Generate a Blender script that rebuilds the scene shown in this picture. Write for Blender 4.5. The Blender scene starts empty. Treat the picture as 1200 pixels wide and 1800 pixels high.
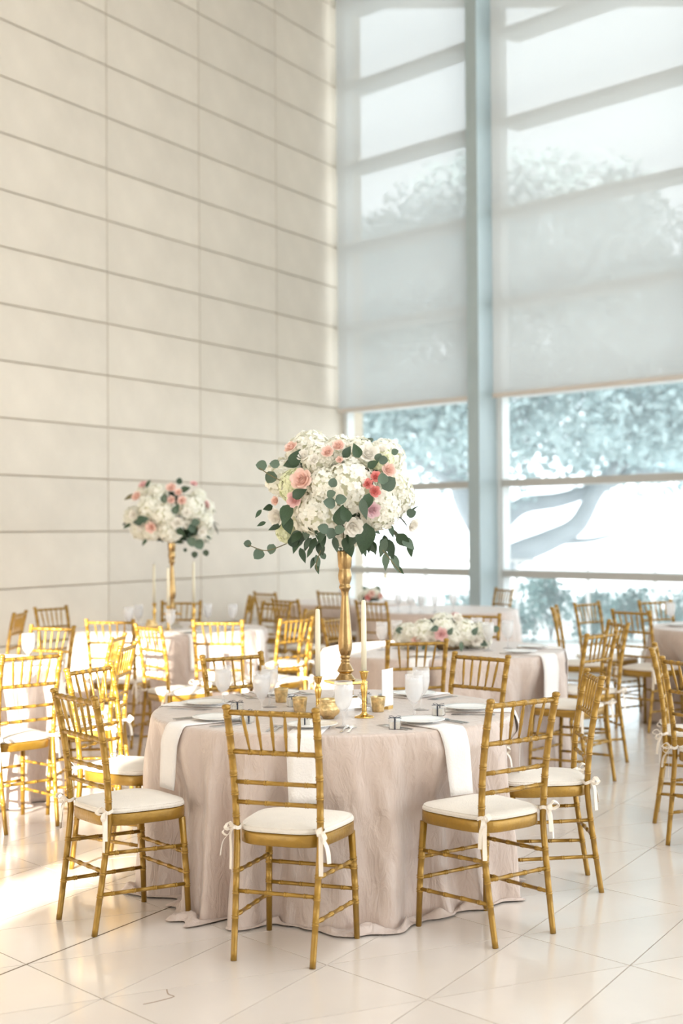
import bpy, bmesh, math, random
import numpy as np
from mathutils import Vector, Matrix, Quaternion

random.seed(7)
PI = math.pi
R = math.radians
scene = bpy.context.scene
COL = scene.collection

# ------------------------------------------------------------------ camera
CAM = Vector((0.0, 0.0, 1.556))
pitch, roll = R(0.656), R(0.383)
fwd = Vector((0, math.cos(pitch), math.sin(pitch)))
right0 = Vector((1, 0, 0)); up0 = right0.cross(fwd)
right = (right0 * math.cos(roll) - up0 * math.sin(roll)).normalized()
up = right.cross(fwd).normalized()
cam_d = bpy.data.cameras.new('camera'); cam = bpy.data.objects.new('camera', cam_d); COL.objects.link(cam)
cam.matrix_world = Matrix(((right.x, up.x, -fwd.x, CAM.x), (right.y, up.y, -fwd.y, CAM.y), (right.z, up.z, -fwd.z, CAM.z), (0, 0, 0, 1)))
cam_d.sensor_fit = 'VERTICAL'; cam_d.sensor_height = 36; cam_d.sensor_width = 24; cam_d.lens = 50
cam_d.clip_end = 400
cam_d.dof.use_dof = True; cam_d.dof.focus_distance = 5.75; cam_d.dof.aperture_fstop = 2.0
scene.camera = cam

# ------------------------------------------------------------------ world, sun, exposure
world = bpy.data.worlds.new('World'); scene.world = world; world.use_nodes = True
bg = world.node_tree.nodes['Background']
bg.inputs['Color'].default_value = (0.90, 0.96, 1.0, 1); bg.inputs['Strength'].default_value = 3.7
SUN_AZ, SUN_EL = R(21.5), R(13)
sd = Vector((math.sin(SUN_AZ) * math.cos(SUN_EL), math.cos(SUN_AZ) * math.cos(SUN_EL), -math.sin(SUN_EL)))
sun_d = bpy.data.lights.new('sun', 'SUN'); sun_d.energy = 22.0; sun_d.angle = R(0.6); sun_d.color = (1.0, 0.93, 0.82)
sun = bpy.data.objects.new('sun', sun_d); COL.objects.link(sun)
sun.rotation_euler = sd.to_track_quat('-Z', 'Y').to_euler(); sun.location = (-12, -30, 12)
vs = scene.view_settings
vs.view_transform = 'Standard'; vs.look = 'None'; vs.gamma = 1.0; vs.use_curve_mapping = False
vs.exposure = 0.20
scene.cycles.max_bounces = 10; scene.cycles.transparent_max_bounces = 24
scene.cycles.diffuse_bounces = 6
scene.cycles.use_denoising = True
scene.cycles.sample_clamp_indirect = 6.0
scene.cycles.caustics_reflective = False; scene.cycles.caustics_refractive = False

# ------------------------------------------------------------------ materials
def newmat(name):
    m = bpy.data.materials.new(name); m.use_nodes = True
    nt = m.node_tree; return m, nt, nt.nodes['Principled BSDF']
def P(name, col, rough=0.5, metal=0.0, var=0.0, scale=8.0, bump=0.0, bscale=60.0, spec=0.5, trans=0.0, sheen=0.0, objrand=0.0, stretch=None, coat=0.0, distort=0.0):
    m, nt, b = newmat(name)
    b.inputs['Base Color'].default_value = (*col, 1); b.inputs['Roughness'].default_value = rough
    b.inputs['Metallic'].default_value = metal; b.inputs['Specular IOR Level'].default_value = spec
    if trans: b.inputs['Transmission Weight'].default_value = trans
    if sheen: b.inputs['Sheen Weight'].default_value = sheen
    tc = nt.nodes.new('ShaderNodeTexCoord')
    src = tc.outputs['Object']
    if stretch:
        mp = nt.nodes.new('ShaderNodeMapping'); mp.inputs['Scale'].default_value = stretch
        nt.links.new(src, mp.inputs['Vector']); src = mp.outputs['Vector']
    last = None
    if var:
        n = nt.nodes.new('ShaderNodeTexNoise'); n.inputs['Scale'].default_value = scale; n.inputs['Detail'].default_value = 5
        nt.links.new(src, n.inputs['Vector'])
        mr = nt.nodes.new('ShaderNodeMapRange'); mr.inputs['From Min'].default_value = .3; mr.inputs['From Max'].default_value = .7
        mr.inputs['To Min'].default_value = 1 - var; mr.inputs['To Max'].default_value = 1 + var
        nt.links.new(n.outputs['Fac'], mr.inputs['Value']); last = mr.outputs['Result']
    if objrand:
        oi = nt.nodes.new('ShaderNodeObjectInfo')
        mr2 = nt.nodes.new('ShaderNodeMapRange'); mr2.inputs['To Min'].default_value = 1 - objrand; mr2.inputs['To Max'].default_value = 1 + objrand
        nt.links.new(oi.outputs['Random'], mr2.inputs['Value'])
        if last is None: last = mr2.outputs['Result']
        else:
            mu = nt.nodes.new('ShaderNodeMath'); mu.operation = 'MULTIPLY'
            nt.links.new(last, mu.inputs[0]); nt.links.new(mr2.outputs['Result'], mu.inputs[1]); last = mu.outputs[0]
    if last is not None:
        vm = nt.nodes.new('ShaderNodeVectorMath'); vm.operation = 'SCALE'; vm.inputs[0].default_value = col
        nt.links.new(last, vm.inputs['Scale']); nt.links.new(vm.outputs['Vector'], b.inputs['Base Color'])
    if bump:
        n2 = nt.nodes.new('ShaderNodeTexNoise'); n2.inputs['Scale'].default_value = bscale; n2.inputs['Detail'].default_value = 4; n2.inputs['Distortion'].default_value = distort
        nt.links.new(src, n2.inputs['Vector'])
        bp = nt.nodes.new('ShaderNodeBump'); bp.inputs['Strength'].default_value = bump; bp.inputs['Distance'].default_value = .02
        nt.links.new(n2.outputs['Fac'], bp.inputs['Height']); nt.links.new(bp.outputs['Normal'], b.inputs['Normal'])
    if coat: b.inputs['Coat Weight'].default_value = coat; b.inputs['Coat Roughness'].default_value = .25
    return m
M = {}
M['gold'] = P('chair_gold', (.345, .19, .02), .36, .5, .10, 30, .12, 90, coat=.45)
M['brass'] = P('polished_brass', (.78, .52, .16), .20, 1.0, .05, 20)
M['vase_gold'] = P('antique_gold', (.38, .25, .11), .24, 1.0, .18, 18, .05, 70)
M['silver'] = P('mirror_silver', (.78, .77, .74), .12, 1.0)
M['cutlery'] = P('steel_cutlery', (.6, .6, .6), .22, 1.0)
M['ivory'] = P('ivory_cushion', (.77, .715, .645), .85, 0, .03, 14, .25, 160)
M['ribbon'] = P('ivory_ribbon', (.86, .79, .70), .7, 0, 0)
M['blush'] = P('blush_cloth', (.565, .455, .395), .48, 0, .05, 6, .55, 13, spec=.6, coat=.35, sheen=.35, stretch=(1.5, 1.5, .6), distort=1.6)
M['white_cloth'] = P('white_napkin', (.86, .83, .81), .8, 0, .02, 10, .2, 120)
M['china'] = P('white_china', (.86, .85, .83), .15)
M['paper'] = P('white_card', (.88, .88, .88), .7)
M['wax'] = P('ivory_wax', (.86, .80, .62), .45)
M['wick'] = P('dark_wick', (.05, .04, .04), .9)
M['navy'] = P('navy_ribbon', (.025, .03, .05), .5)
M['favor'] = P('clear_favor_box', (.80, .78, .72), .15, 0, .05, 40, spec=.6)
M['mercury'] = P('mercury_glass_gold', (.74, .55, .27), .3, .75, .3, 40, .3, 60)
M['stone'] = P('limestone_panel', (.66, .60, .515), .75, 0, .05, 2.5, .12, 45, objrand=.035, stretch=(1, 1, 1))
M['joint'] = P('stone_joint', (.52, .43, .32), .9)
M['tile'] = P('travertine_tile', (.76, .70, .645), .13, 0, .05, 1.7, .006, 8, objrand=.035, spec=.6, coat=.6)
M['grout'] = P('tile_grout', (.46, .38, .31), .8)
M['steel'] = P('painted_steel_blue_grey', (.40, .49, .52), .4, 0, .03, 4)
M['frame'] = P('window_frame_grey', (.50, .50, .48), .45, 0, .02, 5)
M['jamb'] = P('window_jamb_skylit', (.80, .83, .84), .45, 0, .02, 5)  # whiter than the frame: sky light on the inner faces put into the colour
M['bar'] = P('blind_bottom_bar', (.62, .58, .54), .5)
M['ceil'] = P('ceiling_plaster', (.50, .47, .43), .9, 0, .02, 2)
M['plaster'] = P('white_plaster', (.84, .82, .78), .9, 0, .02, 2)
M['ground'] = P('pale_terrace', (.86, .85, .82), .9, 0, .04, .4)
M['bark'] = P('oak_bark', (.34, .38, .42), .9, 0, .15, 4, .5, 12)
M['oak_leaf_hazed'] = P('oak_leaf_hazed', (.42, .54, .56), .7, 0, .2, 1.2)  # pale blue leaf colour has the haze outside mixed in
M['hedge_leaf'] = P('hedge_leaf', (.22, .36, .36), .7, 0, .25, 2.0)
M['hyd'] = P('hydrangea_cream', (.88, .87, .77), .7, 0, .05, 60)
M['hyd_green'] = P('hydrangea_lime', (.80, .83, .58), .7, 0, .06, 60)
M['hyd_core'] = P('hydrangea_core', (.76, .76, .60), .8)
M['r_white'] = P('rose_white', (.93, .90, .84), .6, 0, .04, 50)
M['r_blush'] = P('rose_blush', (.92, .68, .60), .6, 0, .08, 40)
M['r_pink'] = P('rose_pink', (.90, .62, .61), .6, 0, .08, 40)
M['r_coral'] = P('rose_coral', (.88, .36, .33), .6, 0, .12, 40)
M['r_lav'] = P('rose_lavender', (.78, .56, .60), .6, 0, .08, 40)
M['euc'] = P('eucalyptus_leaf', (.10, .15, .105), .6, 0, .15, 30, objrand=.2)
M['dark'] = P('dark_green_leaf', (.032, .068, .03), .45, 0, .2, 20, objrand=.25)
M['twig'] = P('brown_stem', (.16, .13, .06), .8)
M['white_post'] = P('white_rail_post', (.8, .8, .8), .6)

def petal(name, col, var=.05, scale=50, objrand=0.0, tl=.22):
    m = P(name, col, .6, 0, var, scale, objrand=objrand); nt = m.node_tree; b = nt.nodes['Principled BSDF']; o = nt.nodes['Material Output']
    t = nt.nodes.new('ShaderNodeBsdfTranslucent'); t.inputs['Color'].default_value = (*col, 1)
    mx = nt.nodes.new('ShaderNodeMixShader'); mx.inputs[0].default_value = tl
    nt.links.new(b.outputs[0], mx.inputs[1]); nt.links.new(t.outputs[0], mx.inputs[2]); nt.links.new(mx.outputs[0], o.inputs['Surface']); return m
for k, c in (('hyd', (.92, .91, .83)), ('hyd_green', (.84, .87, .62)), ('r_white', (.95, .92, .86)), ('r_blush', (.94, .71, .63)), ('r_pink', (.93, .66, .65)), ('r_coral', (.90, .38, .35)), ('r_lav', (.86, .64, .68))):
    M[k] = petal('petal_' + k, c)
def glassmat(name, tint, gloss, veil, veil_col, rough=.02):
    m = bpy.data.materials.new(name); m.use_nodes = True; nt = m.node_tree; nt.nodes.clear()
    o = nt.nodes.new('ShaderNodeOutputMaterial'); t = nt.nodes.new('ShaderNodeBsdfTransparent'); t.inputs['Color'].default_value = (*tint, 1)
    g = nt.nodes.new('ShaderNodeBsdfGlossy'); g.inputs['Roughness'].default_value = rough
    f = nt.nodes.new('ShaderNodeLayerWeight'); f.inputs['Blend'].default_value = .18
    ml = nt.nodes.new('ShaderNodeMath'); ml.operation = 'MULTIPLY'; ml.inputs[1].default_value = gloss
    nt.links.new(f.outputs['Facing'], ml.inputs[0])
    m1 = nt.nodes.new('ShaderNodeMixShader'); nt.links.new(ml.outputs[0], m1.inputs[0]); nt.links.new(t.outputs[0], m1.inputs[1]); nt.links.new(g.outputs[0], m1.inputs[2])
    last = m1
    if veil:
        tr = nt.nodes.new('ShaderNodeBsdfTranslucent'); tr.inputs['Color'].default_value = (*veil_col, 1)
        di = nt.nodes.new('ShaderNodeBsdfDiffuse'); di.inputs['Color'].default_value = (*veil_col, 1)
        a = nt.nodes.new('ShaderNodeMixShader'); a.inputs[0].default_value = .45
        nt.links.new(tr.outputs[0], a.inputs[1]); nt.links.new(di.outputs[0], a.inputs[2])
        m2 = nt.nodes.new('ShaderNodeMixShader'); m2.inputs[0].default_value = veil
        nt.links.new(m1.outputs[0], m2.inputs[1]); nt.links.new(a.outputs[0], m2.inputs[2]); last = m2
    nt.links.new(last.outputs[0], o.inputs['Surface']); return m
M['pane'] = glassmat('window_glass', (.95, .98, 1.0), .25, .18, (.82, .93, .97))  # milky veil mixed into the glass stands in for haze over the garden
M['goblet'] = glassmat('goblet_glass', (.995, .995, 1.0), .45, .20, (1, 1, 1), .03)
M['ice'] = glassmat('iced_water', (.99, .99, .99), .2, .42, (1, 1, 1), .1)
M['clear'] = glassmat('clear_box', (.985, .985, .98), .5, .14, (1, 1, 1), .05)
M['blind'] = glassmat('shade_screen_fabric', (.97, .98, .98), 0.0, .89, (.545, .55, .54))

# ------------------------------------------------------------------ mesh helpers
class MB:
    def __init__(s): s.v = []; s.f = []
    def add(s, vs, fs):
        o = len(s.v); s.v += [tuple(p) for p in vs]; s.f += [tuple(i + o for i in f) for f in fs]; return s
    def box(s, c, size, rot=None):
        hx, hy, hz = size[0] / 2, size[1] / 2, size[2] / 2
        pts = [Vector((x * hx, y * hy, z * hz)) for z in (-1, 1) for y in (-1, 1) for x in (-1, 1)]
        if rot is not None: pts = [rot @ p for p in pts]
        c = Vector(c)
        return s.add([p + c for p in pts], [(0, 2, 3, 1), (4, 5, 7, 6), (0, 1, 5, 4), (2, 6, 7, 3), (0, 4, 6, 2), (1, 3, 7, 5)])
    def bar(s, o, ex, ey, ez, x0, x1, y0, y1, z0, z1):
        o, ex, ey, ez = Vector(o), Vector(ex), Vector(ey), Vector(ez)
        pts = [o + ex * x + ey * y + ez * z for z in (z0, z1) for y in (y0, y1) for x in (x0, x1)]
        return s.add(pts, [(0, 2, 3, 1), (4, 5, 7, 6), (0, 1, 5, 4), (2, 6, 7, 3), (0, 4, 6, 2), (1, 3, 7, 5)])
    def lathe(s, prof, n=24, c=(0, 0, 0), cap0=True, cap1=True):
        vs = []; fs = []
        for (r, z) in prof:
            for i in range(n):
                a = 2 * PI * i / n; vs.append((c[0] + r * math.cos(a), c[1] + r * math.sin(a), c[2] + z))
        for k in range(len(prof) - 1):
            for i in range(n):
                j = (i + 1) % n; fs.append((k * n + i, k * n + j, (k + 1) * n + j, (k + 1) * n + i))
        if cap0: fs.append(tuple(range(n - 1, -1, -1)))
        if cap1: fs.append(tuple((len(prof) - 1) * n + i for i in range(n)))
        return s.add(vs, fs)
    def tube(s, path, rad, n=10, caps=True, closed=False):
        path = [Vector(p) for p in path]; m = len(path)
        if not isinstance(rad, (list, tuple)): rad = [rad] * m
        vs = []; fs = []
        ref = Vector((0, 0, 1))
        t0 = (path[1] - path[0]).normalized()
        if abs(t0.dot(ref)) > .9: ref = Vector((1, 0, 0))
        u = (ref - t0 * ref.dot(t0)).normalized()
        for k in range(m):
            if closed: t = path[(k + 1) % m] - path[k - 1]
            else: t = path[min(k + 1, m - 1)] - path[max(k - 1, 0)]
            t.normalize(); u = (u - t * u.dot(t)).normalized(); w = t.cross(u)
            for i in range(n):
                a = 2 * PI * i / n; vs.append(path[k] + (u * math.cos(a) + w * math.sin(a)) * rad[k])
        for k in range(m if closed else m - 1):
            k2 = (k + 1) % m
            for i in range(n):
                j = (i + 1) % n; fs.append((k * n + i, k * n + j, k2 * n + j, k2 * n + i))
        if caps and not closed:
            fs.append(tuple(range(n - 1, -1, -1))); fs.append(tuple((m - 1) * n + i for i in range(n)))
        return s.add(vs, fs)
    def ribbon(s, path, wdir, width, th=.0012):
        path = [Vector(p) for p in path]; wdir = Vector(wdir).normalized(); m = len(path); vs = []; fs = []
        for k in range(m):
            t = (path[min(k + 1, m - 1)] - path[max(k - 1, 0)]).normalized()
            w = (wdir - t * wdir.dot(t)); w = w.normalized() if w.length > 1e-4 else t.orthogonal().normalized()
            nn = t.cross(w)
            for a, b in ((-1, -1), (1, -1), (1, 1), (-1, 1)):
                vs.append(path[k] + w * (a * width / 2) + nn * (b * th / 2))
        for k in range(m - 1):
            for i in range(4):
                j = (i + 1) % 4; fs.append((k * 4 + i, k * 4 + j, k * 4 + 4 + j, k * 4 + 4 + i))
        fs.append((3, 2, 1, 0)); fs.append(tuple((m - 1) * 4 + i for i in range(4)))
        return s.add(vs, fs)
    def mesh(s, name, mat, smooth=True, fix=True):
        me = bpy.data.meshes.new(name); me.from_pydata(s.v, [], s.f)
        if fix:
            b = bmesh.new(); b.from_mesh(me); bmesh.ops.recalc_face_normals(b, faces=b.faces); b.to_mesh(me); b.free()
        me.materials.append(mat if not isinstance(mat, str) else M[mat])
        if smooth: me.polygons.foreach_set('use_smooth', [True] * len(me.polygons))
        me.update(); return me
def obj(name, me, parent=None, loc=None, rot=None, scale=None):
    o = bpy.data.objects.new(name, me); COL.objects.link(o)
    if parent is not None: o.parent = parent
    if loc is not None: o.location = loc
    if rot is not None:
        if isinstance(rot, Quaternion): o.rotation_mode = 'QUATERNION'; o.rotation_quaternion = rot
        else: o.rotation_euler = rot
    if scale is not None: o.scale = (scale,) * 3 if isinstance(scale, (int, float)) else scale
    return o
def tag(o, label=None, cat=None, group=None, kind=None):
    if label: o['label'] = label
    if cat: o['category'] = cat
    if group: o['group'] = group
    if kind: o['kind'] = kind
    return o
def thing(name, label, cat, loc=(0, 0, 0), rz=0, group=None):
    o = bpy.data.objects.new(name, None); COL.objects.link(o); o.empty_display_size = .1
    o.location = loc; o.rotation_euler = (0, 0, rz); return tag(o, label, cat, group)
def copy_tree(o, parent=None):
    c = o.copy(); COL.objects.link(c)
    if parent is not None: c.parent = parent
    for ch in list(o.children): copy_tree(ch, c)
    return c
def catmull(pts, per=8):
    pts = [Vector(p) for p in pts]; out = []
    for i in range(len(pts) - 1):
        p0 = pts[max(i - 1, 0)]; p1 = pts[i]; p2 = pts[i + 1]; p3 = pts[min(i + 2, len(pts) - 1)]
        for k in range(per):
            t = k / per
            out.append(.5 * ((2 * p1) + (p2 - p0) * t + (2 * p0 - 5 * p1 + 4 * p2 - p3) * t * t + (3 * p1 - p0 - 3 * p2 + p3) * t ** 3))
    out.append(pts[-1]); return out

# ------------------------------------------------------------------ room geometry
TH, T2 = R(29.14), R(48.63)
DW = Vector((math.sin(TH), math.cos(TH), 0)); NW = Vector((math.cos(TH), -math.sin(TH), 0))        # stone wall direction / inward normal
DG = Vector((math.cos(T2), -math.sin(T2), 0)); NG = Vector((math.sin(T2), math.cos(T2), 0))        # window wall direction / outward normal
CORNER = Vector((.0244, 18.26, 0))
HP, WP = .5142, 1.595            # stone panel height and width
ROOM_H = HP * 18
UZ = Vector((0, 0, 1))
Y_BACK = -4.0
def in_room(p, tol=0.0):
    d = p - CORNER
    return d.dot(NW) > -tol and d.dot(NG) < tol and p.y > Y_BACK - tol

# --- floor: slab + triangular travertine tiles on the building's skewed grid
floor = obj('floor', MB().add([CORNER + Vector((0, 0, -.006)), CORNER - DW * 26 + Vector((0, 0, -.006)), CORNER + DG * 31 + Vector((0, 0, -.006)),
                              CORNER + Vector((0, 0, -.15)), CORNER - DW * 26 + Vector((0, 0, -.15)), CORNER + DG * 31 + Vector((0, 0, -.15))],
                             [(0, 1, 2), (3, 5, 4), (0, 3, 4, 1), (1, 4, 5, 2), (2, 5, 3, 0)]).mesh('floor', 'grout', False))
tag(floor, 'polished travertine floor laid in triangular tiles', kind='structure')
TA, TB = .836, .506
def gp(a, b): return DW * a + DG * b
def tri_mesh(p, g=.0022, th=.02):
    c = (p[0] + p[1] + p[2]) / 3; q = []
    for i in range(3):       # inset the triangle by half the joint
        e0 = (p[i] - p[i - 1]).normalized(); e1 = (p[(i + 1) % 3] - p[i]).normalized()
        s = e0.cross(e1).z; q.append(p[i] + (e1 - e0) * (g / abs(s)))
    return q, c
T_UP = [Vector((0, 0, 0)), gp(TA, 0), gp(TA, TB)]
T_DN = [Vector((0, 0, 0)), gp(TA, TB), gp(0, TB)]
tile_me = []
for tri in (T_UP, T_DN):
    q, c = tri_mesh(tri)
    bev = q
    mb = MB().add([x + Vector((0, 0, -.02)) for x in q] + list(q), [(0, 1, 4, 3), (1, 2, 5, 4), (2, 0, 3, 5), (3, 4, 5), (2, 1, 0)])
    tile_me.append(mb)
cand = []
for i in range(-45, 40):
    for j in range(-30, 80):
        o = gp(2.68 + TA * i, -3.70 + TB * j)
        for k, tri in enumerate((T_UP, T_DN)):
            c = o + (tri[0] + tri[1] + tri[2]) / 3
            if all(in_room(o + t, .02) for t in tri):
                vis = c.y > 3.9 and abs(c.x / c.y) < .29
                cand.append((not vis, c.y, o, k))
cand.sort(key=lambda c: (c[0], c[1]))
tmesh = [mb.mesh('tile', 'tile', False) for mb in tile_me]
for n, (_, _, o, k) in enumerate(cand[:300]): obj('tile', tmesh[k], floor, loc=o)
rest = MB()
for (_, _, o, k) in cand[300:]: rest.add([Vector(v) + o for v in tile_me[k].v], tile_me[k].f)
tag(obj('tile_field', rest.mesh('tile_field', 'tile', False), floor), kind='stuff')

ej = MB(); ej.bar((0, 0, 0), DW, DG, UZ, -1.5, 9.0, -3.70 - .0035, -3.70 + .0035, -.005, .0004)
obj('expansion_joint', ej.mesh('expansion_joint', P('dark_joint', (.12, .085, .05), .8), False), floor)
ck = MB(); ck.ribbon(catmull([(-.602, 4.83, .0004), (-.590, 4.78, .0004), (-.568, 4.755, .0004), (-.598, 4.725, .0004), (-.628, 4.70, .0004), (-.66, 4.68, .0004)], 3), (.6, .8, 0), .004, .0006)
obj('crack', ck.mesh('crack', P('crack_brown', (.25, .17, .11), .8), False), floor)
# --- stone wall: backing + panels
wl = MB(); wl.bar(CORNER, DW, NW, UZ, -26, .6, -.25, -.03, 0, ROOM_H)
wall_left = tag(obj('wall_left', wl.mesh('wall_left', 'joint', False)), 'tall cream limestone panel wall', kind='structure')
GAP = .0055
pm = MB()
pv = []
for (ins, dep) in ((0, -.03), (0, -.003), (.003, 0)):
    for (a, b) in ((0, 0), (1, 0), (1, 1), (0, 1)):
        x = GAP + ins if a == 0 else WP - GAP - ins; z = GAP + ins if b == 0 else HP - GAP - ins
        pv.append(DW * x + NW * dep + UZ * z)
pf = [(4, 5, 1, 0), (5, 6, 2, 1), (6, 7, 3, 2), (7, 4, 0, 3), (8, 9, 5, 4), (9, 10, 6, 5), (10, 11, 7, 6), (11, 8, 4, 7), (8, 11, 10, 9)]
pm.add(pv, pf); panel_me = pm.mesh('stone_panel', 'stone', False)
restp = MB()
for c in range(1, 17):
    for r in range(18):
        o = CORNER - DW * (WP * c) + UZ * (HP * r)
        if c <= 5: obj('stone_panel', panel_me, wall_left, loc=o)
        else: restp.add([Vector(v) + o for v in pv], pf)
tag(obj('stone_panel_field', restp.mesh('stone_panel_field', 'stone', False), wall_left), kind='stuff')

# --- ceiling, unseen back wall added to mask the low sun outside one tall opening
SKX0, SKX1, SKY0, SKY1, CURB = -1.0, 6.0, .5, 7.8, 2.2       # unseen roof light added to brighten floor and tabletops; deep well blocks the sun
cm = MB()
for (x0, x1, y0, y1) in ((-20, SKX0, Y_BACK - .5, 21), (SKX1, 26, Y_BACK - .5, 21), (SKX0, SKX1, Y_BACK - .5, SKY0), (SKX0, SKX1, SKY1, 21)):
    cm.bar((0, 0, ROOM_H), (1, 0, 0), (0, 1, 0), UZ, x0, x1, y0, y1, 0, .3)
tag(obj('ceiling', cm.mesh('ceiling', 'ceil', False)), 'plaster ceiling with an added roof light well', kind='structure')
sk = MB()
for (x0, x1, y0, y1) in ((SKX0 - .2, SKX0, SKY0 - .2, SKY1 + .2), (SKX1, SKX1 + .2, SKY0 - .2, SKY1 + .2), (SKX0, SKX1, SKY0 - .2, SKY0), (SKX0, SKX1, SKY1, SKY1 + .2)):
    sk.bar((0, 0, ROOM_H + .3), (1, 0, 0), (0, 1, 0), UZ, x0, x1, y0, y1, 0, CURB)
tag(obj('trim_6', sk.mesh('added_roof_light_curb', 'plaster', False)), 'white curb of the added roof light, shielding it from the sun', kind='structure')
OX0, OX1, OZ = -12.0, -5.15, 4.55
bw = MB()
bw.bar((0, Y_BACK, 0), (1, 0, 0), (0, 1, 0), UZ, OX1, 8.0, -.3, 0, 0, ROOM_H)
bw.bar((0, Y_BACK, 0), (1, 0, 0), (0, 1, 0), UZ, -16, OX0, -.3, 0, 0, ROOM_H)
bw.bar((0, Y_BACK, 0), (1, 0, 0), (0, 1, 0), UZ, OX0, OX1, -.3, 0, OZ, ROOM_H)
wall_back = tag(obj('wall_back', bw.mesh('wall_back', 'plaster', False)), 'unseen white plaster wall behind, added to shape the sunbeam', kind='structure')
for k in range(5):  # bars added in the opening to break the sun into strips
    mb = MB(); mb.bar((0, Y_BACK, 0), (1, 0, 0), (0, 1, 0), UZ, OX1 - .68 - 1.35 * k, OX1 - .48 - 1.35 * k, -.25, -.05, 0, OZ); obj('added_mullion', mb.mesh('added_mullion', 'frame', False), wall_back)
mb = MB(); mb.bar((0, Y_BACK, 0), (1, 0, 0), (0, 1, 0), UZ, OX0, OX1, -.25, -.05, 2.75, 2.95); obj('added_mullion', mb.mesh('added_mullion', 'frame', False), wall_back)

# --- window wall
FIN_T = [2.51, 5.75, 8.94, 12.13, 15.32]
FIN_W, FIN_D = .15, .295
def wbar(mb, t0, t1, n0, n1, z0, z1): return mb.bar(CORNER, DG, NG, UZ, t0, t1, n0, n1, z0, z1)
for i, t in enumerate(FIN_T):
    mb = MB(); wbar(mb, t, t + FIN_W, -FIN_D, .06, 0, ROOM_H)
    f = tag(obj('trim_%d' % (i + 1), mb.mesh('steel_fin', 'steel', False)), 'tall blue-grey steel window fin', kind='structure')
    if i < 2:
        e = MB(); wbar(e, t - .012, t + FIN_W + .012, -FIN_D - .014, -FIN_D, 0, ROOM_H)
        obj('fin_flange', e.mesh('fin_flange', 'steel', False), f)
edges = [(.0, 2.51)] + [(FIN_T[i] + FIN_W, FIN_T[i + 1]) for i in range(4)]
TRZ = [2 * HP * k for k in range(0, 10)]
for i, (t0, t1) in enumerate(edges):
    w = thing('window_%d' % (i + 1), 'tall glazed bay of the window wall', None); w['kind'] = 'structure'
    jw = .085
    for (a, b) in ((t0, t0 + jw), (t1 - jw, t1)):
        mb = MB(); wbar(mb, a, b, .0, .12, 0, ROOM_H); obj('jamb', mb.mesh('jamb', 'jamb', False), w)
    for k, z in enumerate(TRZ):
        mb = MB()
        if k == 0: wbar(mb, t0 + jw, t1 - jw, -.07, .05, 0, .10)
        else: wbar(mb, t0 + jw, t1 - jw, -.03, .31, z - .04, z + .04)
        obj('transom', mb.mesh('transom', 'frame', False), w)
        if k < 9:
            mb = MB(); z0 = .10 if k == 0 else z + .035
            wbar(mb, t0 + jw, t1 - jw, .0, .0005, z0, TRZ[k + 1] - .035)
            me = MB().add([CORNER + DG * (t0 + jw) + UZ * z0, CORNER + DG * (t1 - jw) + UZ * z0, CORNER + DG * (t1 - jw) + UZ * (TRZ[k + 1] - .035), CORNER + DG * (t0 + jw) + UZ * (TRZ[k + 1] - .035)], [(0, 1, 2, 3)]).mesh('pane', 'pane', False, False)
            obj('pane', me, w)
BL_N = -.27
for i in range(3):
    t0, t1 = edges[i]; t0 += .225 if i == 0 else .195; t1 -= .012
    zb = 3.035
    lab = ['pale mesh roller blind beside the stone wall, left of the steel fin', 'pale mesh roller blind on the wide bay right of the steel fin', ''][i]
    if i < 2: b = thing('roller_blind', lab, 'blind', CORNER + DG * ((t0 + t1) / 2) + NG * BL_N + UZ * zb, group='roller blinds on the window wall')
    else: b = bpy.data.objects.new('blind_fitting', None); COL.objects.link(b); b.location = CORNER + DG * ((t0 + t1) / 2) + NG * BL_N + UZ * zb; b.parent = bpy.data.objects['window_3']
    o = -(CORNER + DG * ((t0 + t1) / 2) + NG * BL_N + UZ * zb)
    rows = 12; mb = MB(); vs = []
    for k in range(rows + 1):
        z = zb + (ROOM_H - .12 - zb) * k / rows
        vs += [o + CORNER + DG * t0 + NG * BL_N + UZ * z, o + CORNER + DG * t1 + NG * BL_N + UZ * z]
    mb.add(vs, [(2 * k, 2 * k + 1, 2 * k + 3, 2 * k + 2) for k in range(rows)])
    obj('screen_fabric', mb.mesh('screen_fabric', 'blind', False, False), b)
    mb = MB(); mb.bar(o + CORNER, DG, NG, UZ, t0, t1, BL_N - .012, BL_N + .012, zb - .03, zb + .02); obj('bottom_bar', mb.mesh('bottom_bar', 'bar', False), b)
    mb = MB(); mb.tube([o + CORNER + DG * t0 + NG * BL_N + UZ * (ROOM_H - .08), o + CORNER + DG * t1 + NG * BL_N + UZ * (ROOM_H - .08)], .045, 12); obj('roller_tube', mb.mesh('roller_tube', 'bar'), b)

# ------------------------------------------------------------------ outside
gm = MB(); gm.add([(-120, -60, -.16), (140, -60, -.16), (140, 160, -.16), (-120, 160, -.16)], [(0, 1, 2, 3)])
tag(obj('ground', gm.mesh('ground', 'ground', False)), 'sunlit pale terrace outside', kind='structure')

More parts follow.
